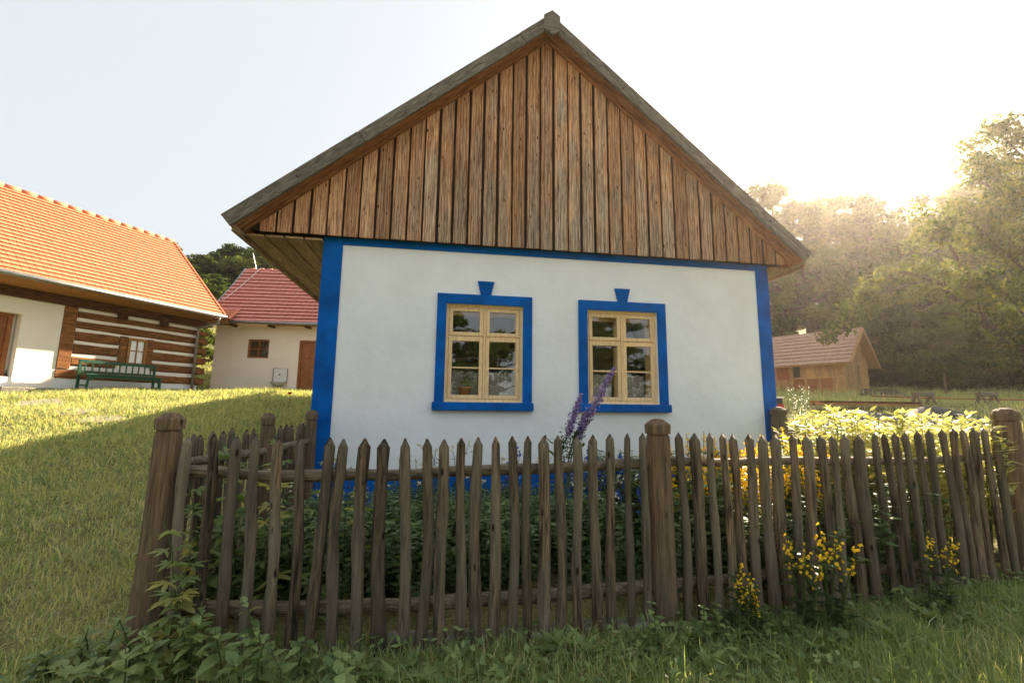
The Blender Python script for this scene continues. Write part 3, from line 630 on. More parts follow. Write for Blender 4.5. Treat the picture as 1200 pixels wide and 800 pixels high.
# roof
EZ, RZ, EO, RB = 3.10, 6.27, -.80, 2.5
slope = (RZ-EZ)/(RB-EO); upv = Vector((0, RB-EO, RZ-EZ)); nv = Vector((0,-upv.z,upv.y)).normalized()
x0, x1 = T0-.3, .17
MB().add([(x0,EO,zl(EZ-.06)),(x1,EO,zl(EZ-.06)),(x1,RB,zl(RZ-.06)),(x0,RB,zl(RZ-.06)),(x0,2*RB-EO,zl(EZ-.06)),(x1,2*RB-EO,zl(EZ-.06)),
          (x0,EO,zl(EZ-.02)),(x1,EO,zl(EZ-.02)),(x1,RB,zl(RZ-.02)),(x0,RB,zl(RZ-.02)),(x0,2*RB-EO,zl(EZ-.02)),(x1,2*RB-EO,zl(EZ-.02))],
   [(3,2,1,0),(4,5,2,3),(6,7,8,9),(9,8,11,10),(0,1,7,6),(1,2,8,7),(2,5,11,8)]).build('roof_deck', M['eave'], logh)
MB().add([(x0+.3,-.0,zl(2.9)),(x1-.2,-.0,zl(2.9)),(x1-.2,EO+.02,zl(EZ-.065)),(x0,EO+.02,zl(EZ-.065))],[(0,1,2,3)]).build('eave_soffit', M['eave'], logh)
MB().add([(.02,.0,zl(2.70)),(.02,4.8,zl(2.70)),(.02,RB,zl(RZ-.1)),(.02,-.0,zl(2.95))],[(0,1,2,3)]).build('gable_boarding', M['log'], logh)
for (c0, cv) in (((x0,EO,zl(EZ)), (0,0)),):
    o = link('tiles', tiles((x0,EO-.04,zl(EZ-.02)), (x1-x0,0,0), tuple(upv*1.0), tuple(nv), 58, 24, 3, thick=.022), M['tile'], logh); o['kind'] = 'stuff'
n = 26
for i in range(n):
    a = x0+(x1-x0)*i/n; b = a+(x1-x0)/n*1.04; mb = MB()
    mb.tube([(a,RB,zl(RZ+.0)),(b,RB,zl(RZ+.02))], [.10,.112], 8); mb.build('ridge_tile', M['tile'], logh, True)
MB().bar((x1+.01,EO-.03,zl(EZ+.03)), (x1+.01,RB,zl(RZ+.06)), .07, .06).build('verge_trim', M['rust'], logh)
MB().tube([(x0,EO-.11,zl(EZ-.02)),(x1,EO-.11,zl(EZ-.05))], .065, 8).build('gutter', M['gutter'], logh, True)
MB().tube([(x1-.25,EO-.11,zl(EZ-.08)),(x1-.25,EO-.09,zl(EZ-.30)),(-.25,-.20,zl(2.62)),(-.25,-.14,zl(2.5)),(-.25,-.14,zl(.25))], .045, 8).build('downpipe', M['pipe'], logh, True)
# red roofed house
A3 = (-11.626, 17.5); th3 = R(5); CZ = .423
h3 = empty('plaster_house', (A3[0], A3[1], CH+CZ-.2), th3, 'cream plastered house with dark red tiled roof, left of the cottage', 'house')
def z3(z): return z-CZ+.2
def wallholes(par, m, us, zs, holes, y0, y1):
    mb = MB()
    for i in range(len(us)-1):
        for j in range(len(zs)-1):
            if (i,j) in holes: continue
            mb.box(us[i],us[i+1],y0,y1,zs[j],zs[j+1])
    bm = mb.build('wall', m, par); return bm
wallholes(h3, M['cream'], [-.08,1.165,1.98,3.13,4.1,7.5], [z3(.1),z3(.46),z3(1.77),z3(2.52),z3(2.53),z3(3.08)], {(1,2),(3,1),(3,2)}, 0, .3)
MB().box(-.08,.22,.301,5,z3(.1),z3(3.08)).build('wall', M['cream'], h3); MB().box(7.2,7.5,.301,5,z3(.1),z3(3.08)).build('wall', M['cream'], h3)
MB().add([(.0,.15,z3(3.08)),(.0,4.9,z3(3.08)),(.0,2.5,z3(5.85))],[(0,1,2)]).build('gable_wall', M['cream'], h3)
wn = MB().box(1.165,1.235,.06,.14,z3(1.77),z3(2.52)).box(1.91,1.98,.06,.14,z3(1.77),z3(2.52)).box(1.235,1.91,.06,.14,z3(2.45),z3(2.52)).box(1.235,1.91,.06,.14,z3(1.77),z3(1.84)).build('window', M['door'], h3)
MB().box(1.545,1.60,.05,.13,z3(1.84),z3(2.45)).box(1.235,1.545,.07,.12,z3(2.13),z3(2.16)).box(1.60,1.91,.07,.12,z3(2.13),z3(2.16)).build('glazing_bar', M['door'], wn)
for x0_, x1_ in ((1.235,1.545),(1.60,1.91)):
    for z0, z1 in ((1.84,2.13),(2.16,2.45)): MB().box(x0_,x1_,.09,.094,z3(z0),z3(z1)).build('pane', M['glass'], wn)
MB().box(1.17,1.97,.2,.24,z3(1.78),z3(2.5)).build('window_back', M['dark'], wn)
d = bx('door', M['door'], h3, 3.21, 4.02, .10, .15, z3(.46), z3(2.45), .01)
for k in range(3): bx('door_panel', M['door'], d, 3.31, 3.92, .085, .099, z3(.56+.63*k), z3(1.10+.63*k), .008)
MB().tube([(3.28,.03,z3(1.4)),(3.40,.03,z3(1.4))], .012, 6).build('handle', M['metal'], d)
MB().box(3.131,3.21,.05,.16,z3(.46),z3(2.519)).box(4.02,4.099,.05,.16,z3(.46),z3(2.519)).box(3.21,4.02,.05,.16,z3(2.45),z3(2.519)).build('door_frame', M['door'], h3)
bx('door_step', M['stone'], h3, 2.9, 5, -.45, -.001, z3(.2), z3(.44), .02)
e0, e1, rz0, rz1 = -.50, 3.12, 2.5, 6.05
upv = Vector((0, rz0-e0, rz1-e1)); nv = Vector((0,-upv.z,upv.y)).normalized()
xa, xb = -.42, 7.9
sag = lambda v: -.10*math.sin(min(1, max(0, v))*math.pi)
MB().add([(xa,e0,z3(e1-.07)),(xb,e0,z3(e1-.07)),(xb,rz0,z3(rz1-.07)),(xa,rz0,z3(rz1-.07)),(xa,2*rz0-e0,z3(e1-.07)),(xb,2*rz0-e0,z3(e1-.07))],[(3,2,1,0),(4,5,2,3)]).build('roof_deck', M['eave'], h3)
o = link('tiles', tiles((xa,e0-.04,z3(e1)), (xb-xa,0,0), tuple(upv), tuple(nv), 36, 15, 5, curve=sag, thick=.034), M['redtile'], h3); o['kind'] = 'stuff'
for i in range(22):
    a = xa+(xb-xa)*i/22; MB().tube([(a,rz0,z3(rz1)),(a+(xb-xa)/22*1.05,rz0,z3(rz1+.02))], [.08,.11], 8).build('ridge_tile', M['redtile'], h3, True)
pts = [Vector((xa-.03,e0+(rz0-e0)*v,z3(e1+(rz1-e1)*v))) + nv*(sag(v)+.05) for v in np.linspace(-.01,1,9)]
MB().tube(pts, .045, 6).build('verge_trim', M['gutter'], h3)
MB().tube([(xa-.1,e0-.1,z3(e1-.02)),(xb,e0-.1,z3(e1-.04))], .06, 8).build('gutter', M['gutter'], h3, True)
for x in (.65,2.1,3.5,5.0,6.4): bx('rafter_end', M['beam'], h3, x-.07, x+.07, -.42, -.001, z3(2.98), z3(3.05), .01)
MB().tube([(.0,rz0+.1,z3(rz1)),(-.25,rz0+.1,z3(rz1+.85))], .016, 5).build('lightning_rod', M['gutter'], h3)
pts = [Vector((.25-.75*(1-v),e0+(rz0-e0)*v,z3(e1+(rz1-e1)*v))) + nv*(sag(v)+.13) for v in np.linspace(.35,1,7)]
MB().tube(pts, .014, 5).build('conductor_wire', M['ceramic'], h3)
# wall basin with backboard, on the cream wall
def h3w(x, y, z): return h3.matrix_basis @ Vector((x,y,z)) if False else Vector((A3[0]+x*math.cos(th3)-y*math.sin(th3), A3[1]+x*math.sin(th3)+y*math.cos(th3), CH+z))
ba = empty('wall_basin', h3w(2.52,0,.46), th3, 'white enamel wall basin with square backboard on the cream wall', 'basin')
MB().box(-.27,.27,-.05,-.01,.32+.05,.92).build('backboard', M['ceramic'], ba, bevel=.02)
MB().tube([(-.27,-.06,.38),(-.27,-.06,.92),(.27,-.06,.92),(.27,-.06,.38),(-.27,-.06,.38)], .012, 5).build('rim', M['metal'], ba)
MB().lathe([(.10,.20),(.22,.28),(.26,.37),(.27,.38),(.24,.36),(.12,.25)], 14, (0,-.25)).build('bowl', M['ceramic'], ba, True)
MB().lathe([(.14,-.02),(.06,.06),(.05,.2)], 10, (0,-.22)).build('pedestal', M['stone'], ba, True)
MB().tube([(0,-.02,.70),(0,-.12,.70),(0,-.14,.64)], .014, 6).build('tap', M['metal'], ba)
# linking canopy roof between the two houses
cn = empty('link_roof', h3w(-.6,-.9,3.05), th3, 'small orange tiled lean-to roof joining the two tiled houses', 'roof')
o = link('tiles', tiles((0,0,.08), (1.35,.1,0), (-.1,1.0,.62), (0,-.52,.85), 7, 5, 8), M['tile'], cn); o['kind'] = 'stuff'
MB().bar((1.4,.08,.12), (1.26,1.1,.72), .08, .06).build('hip_tile', M['tile'], cn)
MB().box(0,1.3,.08,.95,.0,.06).build('roof_deck', M['eave'], cn)

# shed on the right
cs = at(993, 468, 20.5); ths = -R(55)
shed = empty('wooden_shed', (cs.x, cs.y, gz(cs.x, cs.y)), ths, 'new wooden shed with brown tiled roof below the wood', 'shed')
SH = 1.92; base_z = cs.z-gz(cs.x, cs.y)
shed.location.z += base_z
# local: x along the front wall (negative = to the left), y = into the depth (gable side)
def shed_build():
    Lx, Wy = -5.2, 3.0
    MB().box(Lx,0,0,Wy,-.9,-.001).build('stone_base', M['stone'], shed)
    MB().box(Lx+.03,-.03,.03,Wy-.03,0,SH).build('inner_wall', M['dark'], shed)
    x = Lx
    while x < -.12:
        wv = .16+random.uniform(-.01,.01); hatch = -2.35 < x < -1.9
        MB().box(x, min(x+wv-.006,-.1), 0, .028, .08, SH).build('wall_board', M['shed'], shed) if not hatch else MB().box(x, x+wv-.006, 0, .028, .08, .95).build('wall_board', M['shed'], shed)
        x += wv
    y = .12
    while y < Wy-.1:
        wv = .15; zt = SH+(1.38*(1-abs(y+wv/2-Wy/2)/(Wy/2)))
        slit = abs(y-1.65) < .09
        if slit: MB().box(-.029,-.001,y,y+wv-.006,.0,.75).build('wall_board', M['shed'], shed); MB().box(-.029,-.001,y,y+wv-.006,1.65,zt).build('wall_board', M['shed'], shed)
        else: MB().box(-.029,-.001,y,y+wv-.006,.0,zt).build('wall_board', M['shed'], shed)
        y += wv
    bx('corner_post', M['shed'], shed, -.10, .015, -.02, .11, 0, SH, .008)
    bx('sill_beam', M['shed'], shed, Lx, -.11, -.03, .03, -.02, .08, .008); bx('cross_beam', M['shed'], shed, Lx, -.11, -.02, .027, 1.02, 1.08, .004)
    for xx in (-.75,-1.35,-1.95): bx('hatch_board', M['door'], shed, xx-.24, xx+.24, -.022, -.001, .10, 1.0, .006)
    for xx in (-.75,-1.35,-1.95): MB().box(xx-.12,xx-.04,-.03,-.023,.62,.64).box(xx+.04,xx+.12,-.03,-.023,.62,.64).build('hinge', M['metal'], shed)
    bx('shutter', M['door'], shed, -2.95, -2.36, -.025, -.001, 1.0, 1.65, .006)
    rise = 1.42; ov = .35
    for s in (0, 1):
        ya, yb = (-ov, Wy/2) if s == 0 else (Wy+ov, Wy/2)
        za = SH-rise*ov/(Wy/2)
        MB().add([(Lx-.3,ya,za),(.38,ya,za),(.38,yb,SH+rise),(Lx-.3,yb,SH+rise),(Lx-.3,ya,za+.05),(.38,ya,za+.05),(.38,yb,SH+rise+.05),(Lx-.3,yb,SH+rise+.05)],[(0,1,2,3),(7,6,5,4),(1,5,6,2),(0,4,5,1)]).build('roof_deck', M['shed'], shed)
        MB().bar((.40,ya,za+.02),(.40,yb,SH+rise+.02),.03,.16).build('barge_board', M['shed'], shed)
    upv = Vector((0,Wy/2+ov,rise+rise*ov/(Wy/2))); nv = Vector((0,-upv.z,upv.y)).normalized()
    o = link('tiles', tiles((Lx-.3,-ov-.03,SH-rise*ov/(Wy/2)+.05), (5.85,0,0), tuple(upv), tuple(nv), 22, 9, 9, thick=.03), M['oldtile'], shed); o['kind'] = 'stuff'
    for i in range(15): MB().tube([(Lx-.3+i*.39,Wy/2,SH+rise+.03),(Lx-.3+i*.39+.41,Wy/2,SH+rise+.045)],[.08,.09],7).build('ridge_tile', M['oldtile'], shed, True)
shed_build()

# ------------------------------------------------------------------ green bench by the log wall
def bench():
    t = empty('bench', (AX+dl.x*-2.62+.938*.60, AY+dl.y*-2.62-.346*.60, CH+.30), ang, 'dark green painted bench with open back against the log wall', 'bench')
    m = M['green']; L2 = 1.0
    bx('seat', m, t, -L2, L2, -.22, .20, .42, .46, .01)
    MB().box(-L2+.02,L2-.02,.17,.20,.78,.86).build('top_rail', m, t); MB().box(-L2+.05,L2-.05,.17,.20,.50,.55).build('lower_rail', m, t)
    for s in (-1, 1):
        MB().bar((s*(L2-.04),.19,.0),(s*(L2-.04),.20,.86),.06,.05).build('leg', m, t); MB().bar((s*(L2-.06),-.17,.0),(s*(L2-.10),-.19,.42),.06,.06).build('leg', m, t)
        MB().box(s*(L2-.05)-.02,s*(L2-.05)+.02,-.17,.17,.12,.16).build('stretcher', m, t)
        MB().bar((s*(L2-.08),-.20,.28),(s*(L2-.30),-.20,.42),.03,.05).build('brace', m, t)
    for k in range(11): x = -L2+.16+k*(2*L2-.32)/10; MB().box(x-.015,x+.015,.175,.195,.55,.78).build('back_slat', m, t)
    bx('apron', m, t, -L2+.05, L2-.05, -.19, -.165, .35, .419, .005)
bench()
# stepping stones and doorstep on the lawn
for px, py, sx, sy, lb in ((45,474,.55,.3,'flat pale stone slab in the lawn, leftmost of the three near the farmhouse'),(82,485,.5,.28,'flat pale stone slab in the lawn, middle of the three near the farmhouse'),(118,494,.45,.25,'flat pale stone slab in the lawn, rightmost and nearest of the three')):
    D = 4.
    while at(px, py, D).z > gz(at(px, py, D).x, D) and D < 13: D += .02
    p = at(px, py, D)
    mb = MB(); n = 9; top = [(sx*math.cos(6.283*k/n)*random.uniform(.8,1.1), sy*math.sin(6.283*k/n)*random.uniform(.8,1.1)) for k in range(n)]
    mb.add([(x,y,-.1) for x,y in top]+[(x,y,.035) for x,y in top], [tuple(range(n,2*n))]+[(i,(i+1)%n,(i+1)%n+n,i+n) for i in range(n)])
    tag(mb.build('stone_slab', M['slab'], None, loc=(p.x,p.y,gz(p.x,p.y)+.015), rot=(.26,0,0)), lb, 'stone slab', 'stone slabs in the lawn')
ds = at(20, 459, 11.9); tag(MB().box(-.7,.7,-.25,.25,-.2,.07).build('doorstep', M['stone'], None, loc=(ds.x+.4, ds.y, gz(ds.x,ds.y)+.08), rot=(0,0,ang), bevel=.02), 'low stone doorstep before the farmhouse door', 'doorstep')

# ------------------------------------------------------------------ fences
FPL = [(-2.6,2.66),(-2.08,2.68),(-.60,2.70),(.43,2.88),(1.05,3.05),(4.02,3.72),(6.5,4.25)]
def fence_hit(px, py):
    d = ray(px, py); s = d[0]/d[1]; best = None
    for (xa_, ya_), (xb_, yb_) in zip(FPL, FPL[1:]):
        den = (xb_-xa_)-s*(yb_-ya_); t = (s*ya_-xa_)/den
        if -1e-6 <= t <= 1+1e-6: y = ya_+(yb_-ya_)*t; return Vector((s*y, y, d[2]/d[1]*y+CH))
    y = 3.7; return Vector((s*y, y, d[2]/d[1]*y+CH))
def stake(b, t, r0, seed, sides=7, flat=.75, bend=.010, name='picket', parent=None, m=None):
    rs = random.Random(seed); b, t = Vector(b), Vector(t); o = b.copy(); ax = (t-b); Lh = ax.length; n = 9
    ph, ph2 = rs.uniform(0,6.28), rs.uniform(0,6.28); am = bend*rs.uniform(.3,1.5); vs = []; yaw0 = rs.uniform(-.3,.3)
    ws = [1+.13*rs.uniform(-1,1) for _ in range(n+2)]; irr = [1+.14*rs.uniform(-1,1) for _ in range(sides)]
    for i in range(n+1):
        f = i/n; top = i == n
        wob = am*(math.sin(f*5.2+ph)-(1-f)*math.sin(ph)-f*math.sin(5.2+ph)); c = ax*(f*(Lh-r0*1.5)/Lh)+Vector((wob, am*.4*math.sin(f*4+ph2)*math.sin(f*3.14), 0))
        r_ = r0*ws[i]*(1.08-.16*f)
        for k in range(sides):
            a = 6.283*k/sides+yaw0; vs.append((c.x+r_*irr[k]*math.cos(a), c.y+r_*irr[k]*flat*math.sin(a), c.z))
    cx = sum(v[0] for v in vs[-sides:])/sides; cy = sum(v[1] for v in vs[-sides:])/sides
    vs += [(cx-r0*.12,cy-.006,Lh+rs.uniform(-.006,.004)),(cx+r0*.12,cy+.006,Lh-.004)]
    fs = [(i*sides+k,i*sides+(k+1)%sides,(i+1)*sides+(k+1)%sides,(i+1)*sides+k) for i in range(n) for k in range(sides)]
    B = n*sides; A_ = len(vs)-2
    for k in range(sides):
        k2 = (k+1)%sides; c1, c2 = vs[B+k][0] < cx, vs[B+k2][0] < cx
        if c1 == c2: fs.append((B+k,B+k2,A_ if c1 else A_+1))
        else: fs.append((B+k,B+k2,A_+1 if c1 else A_, A_ if c1 else A_+1))
    mb = MB().add(vs, fs); return mb.build(name, m or M['picket'], parent, True, loc=o)
def smooth_angle(o): pass
def post(par, p, z1, r_top, r_bot, cap='round', m=None, lean=(0,0)):
    zb = gz(p[0], p[1])-.15; Hh = z1-zb; mb = MB(); n = 12; r_ = r_top
    prof = [(r_bot,0),(r_bot*.98,Hh*.12),(r_top*1.12,Hh*.5),(r_top*1.02,Hh-.135),(r_top,Hh-.115),(r_top*.9,Hh-.112),(r_top*.9,Hh-.10),(r_top*1.10,Hh-.098),(r_top*1.14,Hh-.045),(r_top*1.08,Hh-.035),(r_top*.55,Hh-.006),(r_top*.2,Hh)]
    if cap == 'dome': prof[-4:] = [(r_top*1.10,Hh-.05),(r_top*.95,Hh-.024),(r_top*.6,Hh-.006),(r_top*.2,Hh)]
    mb.lathe(prof, n, jit=.025); o = mb.build('post', m or M['post'], par, loc=(p[0],p[1],zb)); o.rotation_euler = (lean[1], lean[0], 0); return o
F0 = Vector((1.05,3.05,0)); fence = empty('picket_fence', (0,0,0), 0, 'long rustic picket fence of round split stakes in front of the cottage garden', 'fence')
PK = [(224.5,510,207,725),(255,507.6,238,722),(282,510,264,722),(304,510,288,740),(329.5,512,314,756),(355,511,341.5,760),(390,512,362,762),(405,512.7,391,742),(430,512.7,416.7,776),(452,512.7,446,772),(476.4,513,470.5,769),(501.9,513,492.5,755),(521,513,516.7,760),(541.4,512,538,762),(561,511.5,558,756),(581,511,577.5,750),(600.5,510,598,749),(618.5,509.5,618,742),(637,509.5,638,751),(653,508.5,656,744),(675.7,510,679.5,744),(694,508,699.5,738),(713.5,507,716.5,737),(733.5,506,738,733),(751.4,505.5,757.7,727),
 (793,505.5,804,730),(811.2,505.8,825,726),(829.6,506,840,722),(843.6,506,856,718),(855.8,507.5,873,716),(875,507.5,889,714),(890,507.5,906,712),(905,507.3,924,711),(925,506.6,940.5,711),(941.7,507.5,958,714),(957.5,507.5,976,711),(971,508,989,707),(986,506.8,1007,710),(1002,507,1025.5,711),(1020.5,505,1044,704),(1031,506,1060,702),(1043.8,505,1070.5,702),(1056,504.3,1086,698),(1070.5,503,1097.5,697),(1083,502,1111.5,697),(1099,501,1128.7,699),(1112.6,500.7,1140.6,697),(1122.6,501,1152,697),(1136,499.8,1163.5,697),(1147.4,499.8,1178,692),(1160,499.4,1189,690)]
wide = {0:.9,9:1.1,18:1.25,20:1.1,26:1.25,31:1.3,32:1.2,34:1.15,38:1.25}
for i, (xt, yt, xb_, yb_) in enumerate(PK):
    t_ = fence_hit(xt, yt); b_ = fence_hit(xb_, yb_); b_.z -= .04; t_.y -= .03; b_.y -= .03
    r0 = (.034 if i < 13 else .029 if i < 25 else .032)*wide.get(i, 1+random.uniform(-.12,.08))
    stake(b_, t_, r0, i+100, parent=fence)
lp = fence_hit(196, 600); 
lx0 = at(201,483,2.70).x; post(fence, (lx0,2.70), at(203,483,2.70).z, .068, .096, m=M['post'])
mp = fence_hit(775, 600); post(fence, (mp.x, mp.y+.02), at(771.5,490.5,mp.y).z, .075, .092)
rp = at(1177,478,3.76); post(fence, (rp.x, rp.y), rp.z, .080, .115, 'dome')
def rail(par, pts, r_, seed, m=None, n=16, name='rail'):
    rs = random.Random(seed); P = [Vector(p) for p in pts]; out = []
    for i in range(n+1):
        f = i/n*(len(P)-1); k = min(int(f), len(P)-2); out.append(P[k].lerp(P[k+1], f-k)+Vector((0,0,rs.uniform(-.006,.006))))
    mb = MB(); o = out[0].copy(); mb.tube([p-o for p in out], [r_*rs.uniform(.9,1.12) for _ in out], 8)
    mb.v = [(x, y, z) for x, y, z in mb.v]; return mb.build(name, m or M['rail'], par, True, loc=o)
def fz(x, ypx_l): return x
def rpt(px, py, back=.045): p = fence_hit(px, py); return (p.x, p.y+back, p.z)
rail(fence, [rpt(208,553), rpt(330,559), rpt(450,557), rpt(600,551), rpt(771,543)], .034, 1)
rail(fence, [rpt(771,543), rpt(900,541), rpt(1000,541), rpt(1080,541), rpt(1175,535)], .030, 2)
rail(fence, [rpt(190,716), rpt(330,716), rpt(470,712), rpt(620,703), rpt(777,688)], .040, 3)
rail(fence, [rpt(780,688), rpt(900,676), rpt(1000,672), rpt(1180,655)], .035, 4)
for i in range(8):                           # more stakes beyond the right post
    x = 4.25+i*.14; y = 3.72+(x-4.02)*.214; stake((x,y-.03,.0),(x+random.uniform(-.02,.02),y-.03,1.18+random.uniform(-.03,.03)), .033, 300+i, parent=fence)
rail(fence, [(4.05,3.80,.97),(5.4,4.10,.97)], .03, 5, n=5)
# stone edging and boards under the fence
for i, (px, py, L3) in enumerate(((545,752,.9),(700,742,.75),(640,746,.5),(1120,700,.6))):
    p = fence_hit(px, py); mb = MB().box(-L3/2,L3/2,-.05,.06,-.08,.045); tag(mb.build('kerb_stone', M['stone'], None, loc=(p.x,p.y+.03,gz(p.x,p.y)+.0), rot=(0,0,.10+.03*i), bevel=.015), 'rough stone edging block lying under the picket fence', 'stone', 'stone edging blocks under the fence')
# side fence along the left of the garden
sf = empty('side_fence', (-2.085,3.9,gz(-2.085,3.9)), 0, 'short picket side fence running from the left corner post back to the cottage', 'fence')
sb = Vector(sf.location)
y = 2.95; i = 0
while y < 4.75:
    if abs(y-3.9) > .08:
        x = -2.14+random.uniform(-.01,.01); zt = CH-.20+random.uniform(-.02,.02)
        stake(Vector((x,y,gz(x,y)+.02))-sb, Vector((x+random.uniform(-.02,.02),y+random.uniform(-.02,.02),zt))-sb, .031, 400+i, parent=sf)
    y += .118; i += 1
def lpost(par, x, y, ztop, r1, r2, off, cap='r'):
    o = post(par, (x,y), ztop, r1, r2, cap); o.location = Vector(o.location)-off; return o
lpost(sf, -2.07, 3.88, at(319,483.5,3.88).z, .052, .06, sb); lpost(sf, -2.06, 4.70, at(367,480,4.70).z, .055, .062, sb, 'dome')
rail(sf, [Vector((-2.07,2.78,CH-.38))-sb, Vector((-2.06,3.9,CH-.39))-sb, Vector((-2.06,4.68,CH-.37))-sb], .03, 6, n=8)
rail(sf, [Vector((-2.07,2.78,CH-1.0))-sb, Vector((-2.06,4.68,CH-.98))-sb], .03, 7, n=8)
# side fence on the right
rfn = empty('side_fence', (3.6,5.0,gz(3.6,5)), 0, 'old picket side fence at the right corner of the cottage, behind the pale shrubs', 'fence'); rb = Vector(rfn.location)
lpost(rfn, at(912,477,5.55).x, 5.55, at(912,476.5,5.55).z, .085, .09, rb)
P0, P1 = Vector((3.42,5.62,0)), Vector((6.4,6.1,0))
for i in range(20):
    q = P0.lerp(P1, (i+.8)/20); zt = CH-.09+random.uniform(-.04,.03)
    stake(Vector((q.x,q.y,gz(q.x,q.y)))-rb, Vector((q.x+random.uniform(-.03,.03),q.y,zt))-rb, .034, 500+i, parent=rfn)
rail(rfn, [Vector((3.4,5.58,CH-.28))-rb, Vector((6.4,6.05,CH-.26))-rb], .04, 8, n=8)

# ------------------------------------------------------------------ leaves and plants
def leaf_mesh(name, L=1., Wd=.55, lobes=0, n=6, droop=.25, fold=.12, serr=.0):
    vs = [(0,0,0)]; mid = []; 
    if lobes:                                # palmate leaf: fan around the base
        pts = []; K = lobes*4+1
        for k in range(K):
            a = -2.3+4.6*k/(K-1); ph = (k/(K-1)*lobes)%1; rr = (.62+.38*math.cos((ph-.5)*6.283))*(1-.28*abs(a)/2.3); pts.append((math.sin(a)*rr*L*.62, .25*L+math.cos(a)*rr*L*.70, -droop*rr*rr*L*.6+.03*math.sin(k*2.5)))
        vs = [(0,.18*L,0)]+pts; fs = [(0,k+1,k) for k in range(1, K)]
        return np_mesh(name, vs, [(0,k+1,k) for k in range(1,K)], [.5]*len(vs))
    V = []; F = []
    for k in range(n+1):
        t = k/n; wv = Wd*.5*math.sin(math.pi*min(1,t**.75))*(1 if not serr else 1+serr*(-1)**k); z = -droop*t*t*L
        if k == n: wv = 0
        V += [(-wv, t*L, z+fold*wv*2), (0, t*L, z), (wv, t*L, z+fold*wv*2)]
    for k in range(n): F += [(3*k,3*k+1,3*k+4,3*k+3),(3*k+1,3*k+2,3*k+5,3*k+4)]
    return np_mesh(name, V, F, [.5]*len(V), smooth=True)
LM = dict(nettle=leaf_mesh('leaf', 1, .55, n=7, droop=.35, serr=.10), lobed=leaf_mesh('leaf', 1, 1, 5, droop=.35), dock=leaf_mesh('leaf', 1, .34, n=8, droop=.55, fold=.2, serr=.06), round=leaf_mesh('leaf', 1, .95, n=6, droop=.2))
def leafy(name, x, y, h, kind, m, nl, size, label, cat, group, lean=(0,0), pairs=True, zb=None, rosette=False, stems=1):
    e = empty(name, (x, y, (gz(x, y) if zb is None else zb)), 0, label, cat, group); lm = LM[kind]
    if not lm.materials: lm.materials.append(M[m])
    if rosette:
        for k in range(nl):
            a = k*2.4+random.uniform(-.3,.3); el = random.uniform(.55,1.3); s = size*random.uniform(.7,1.2)
            o = link('leaf', lm, None, e, (0,0,0.01), (el, 0, a), s); o.material_slots[0].link = 'OBJECT'; o.material_slots[0].material = M[m]
        return e
    bend = Vector((lean[0], lean[1], 0)); pts = [Vector((0,0,0))+bend*(t*t)+Vector((random.uniform(-.01,.01),random.uniform(-.01,.01),h*t)) for t in np.linspace(0,1,6)]
    MB().tube(pts, [.006,.0055,.005,.004,.003,.002], 5).build('stem', M['stem'], e, True)
    for k in range(nl):
        t = .12+.88*(k//2)/max(1,(nl//2)); a = (k%2)*math.pi+(k//2)*1.45+random.uniform(-.3,.3); f = t*5; i = min(int(f),4); p = pts[i].lerp(pts[i+1], f-i)
        s = size*(1.15-.55*t)*random.uniform(.8,1.2)
        o = link('leaf', lm, None, e, p, (random.uniform(-.15,.5)+.25*t, random.uniform(-.3,.3), a), s); o.material_slots[0].link = 'OBJECT'; o.material_slots[0].material = M[m]
    return e
def nettles(spots):
    for i, (px, py, h) in enumerate(spots):
        p = fence_hit(px, py); D = p.y
        leafy('nettle', p.x, D, h, 'nettle', 'nettle', 18, .095, 'leafy green nettle growing in the thicket at the foot of the left fence post', 'weed', 'nettles at the left end of the fence', (random.uniform(-.12,.1), random.uniform(-.1,.02)))
def spot(px, D): p = at(px, 600, D); return p.x
random.seed(21)
for i in range(30):                          # thicket at the lower left
    px = 120+i*11.5+random.uniform(-12,12); D = random.uniform(2.18,2.55)-.0005*max(0,px-300); x = (px-600)/525*D
    hh = np.interp(px, [110,180,240,330,400,480],[.16,.30,.42,.36,.26,.18])*random.uniform(.75,1.1)
    leafy('nettle', x, D, hh, 'nettle', 'nettle', 16, .085 if i%3 else .115, 'broad leafy green nettle in the thicket by the foot of the left corner post', 'weed', 'nettles by the left corner post', (random.uniform(-.12,.1), random.uniform(-.08,.02)))
for i, (px, D, h, sz, m) in enumerate([(235,2.56,.62,.12,'pale'),(262,2.95,1.0,.16,'pale'),(300,3.05,1.1,.17,'nettle'),(335,3.1,1.0,.15,'pale'),(392,3.0,.85,.14,'nettle'),(430,3.15,.8,.13,'pale'),(355,3.4,1.15,.13,'nettle'),(290,3.5,1.1,.14,'pale'),(245,2.6,.75,.13,'pale'),(400,3.4,1.,.13,'nettle')]):
    leafy('mallow', (px-600)/525*D, D, h, 'lobed', m, 16, sz*1.35, 'tall mallow with large lobed leaves pushing through the left pickets' , 'garden plant', 'mallows behind the left end of the fence', (random.uniform(-.2,.05), random.uniform(-.12,.05)))
for i in range(64):                          # dock and other rosettes along the foot of the fence
    px = 400+i*11+random.uniform(-9,9); D = np.interp(px, [400,480,700,900,1150],[2.36,2.42,2.62,2.95,3.4])+random.uniform(-.28,.10); x = (px-600)/525*D
    kd = ['dock','lobed','dock','nettle'][i%4]
    leafy('dock', x, D, .2, kd, 'nettle', 11, {'dock':.135,'lobed':.095,'nettle':.09}[kd], 'low rosette of broad green leaves in the grass along the foot of the fence', 'weed', 'leafy weeds along the foot of the fence', rosette=True)
for i in range(16):
    px = 760+random.uniform(-20,160); D = np.interp(px,[700,900],[2.62,2.95])+random.uniform(-.1,.1); x = (px-600)/525*D
    leafy('creeper', x, D, random.uniform(.12,.28), 'round', 'nettle', 12, .05, 'small round leaved creeping weed at the foot of the middle post', 'weed', 'creeping weeds by the middle post')

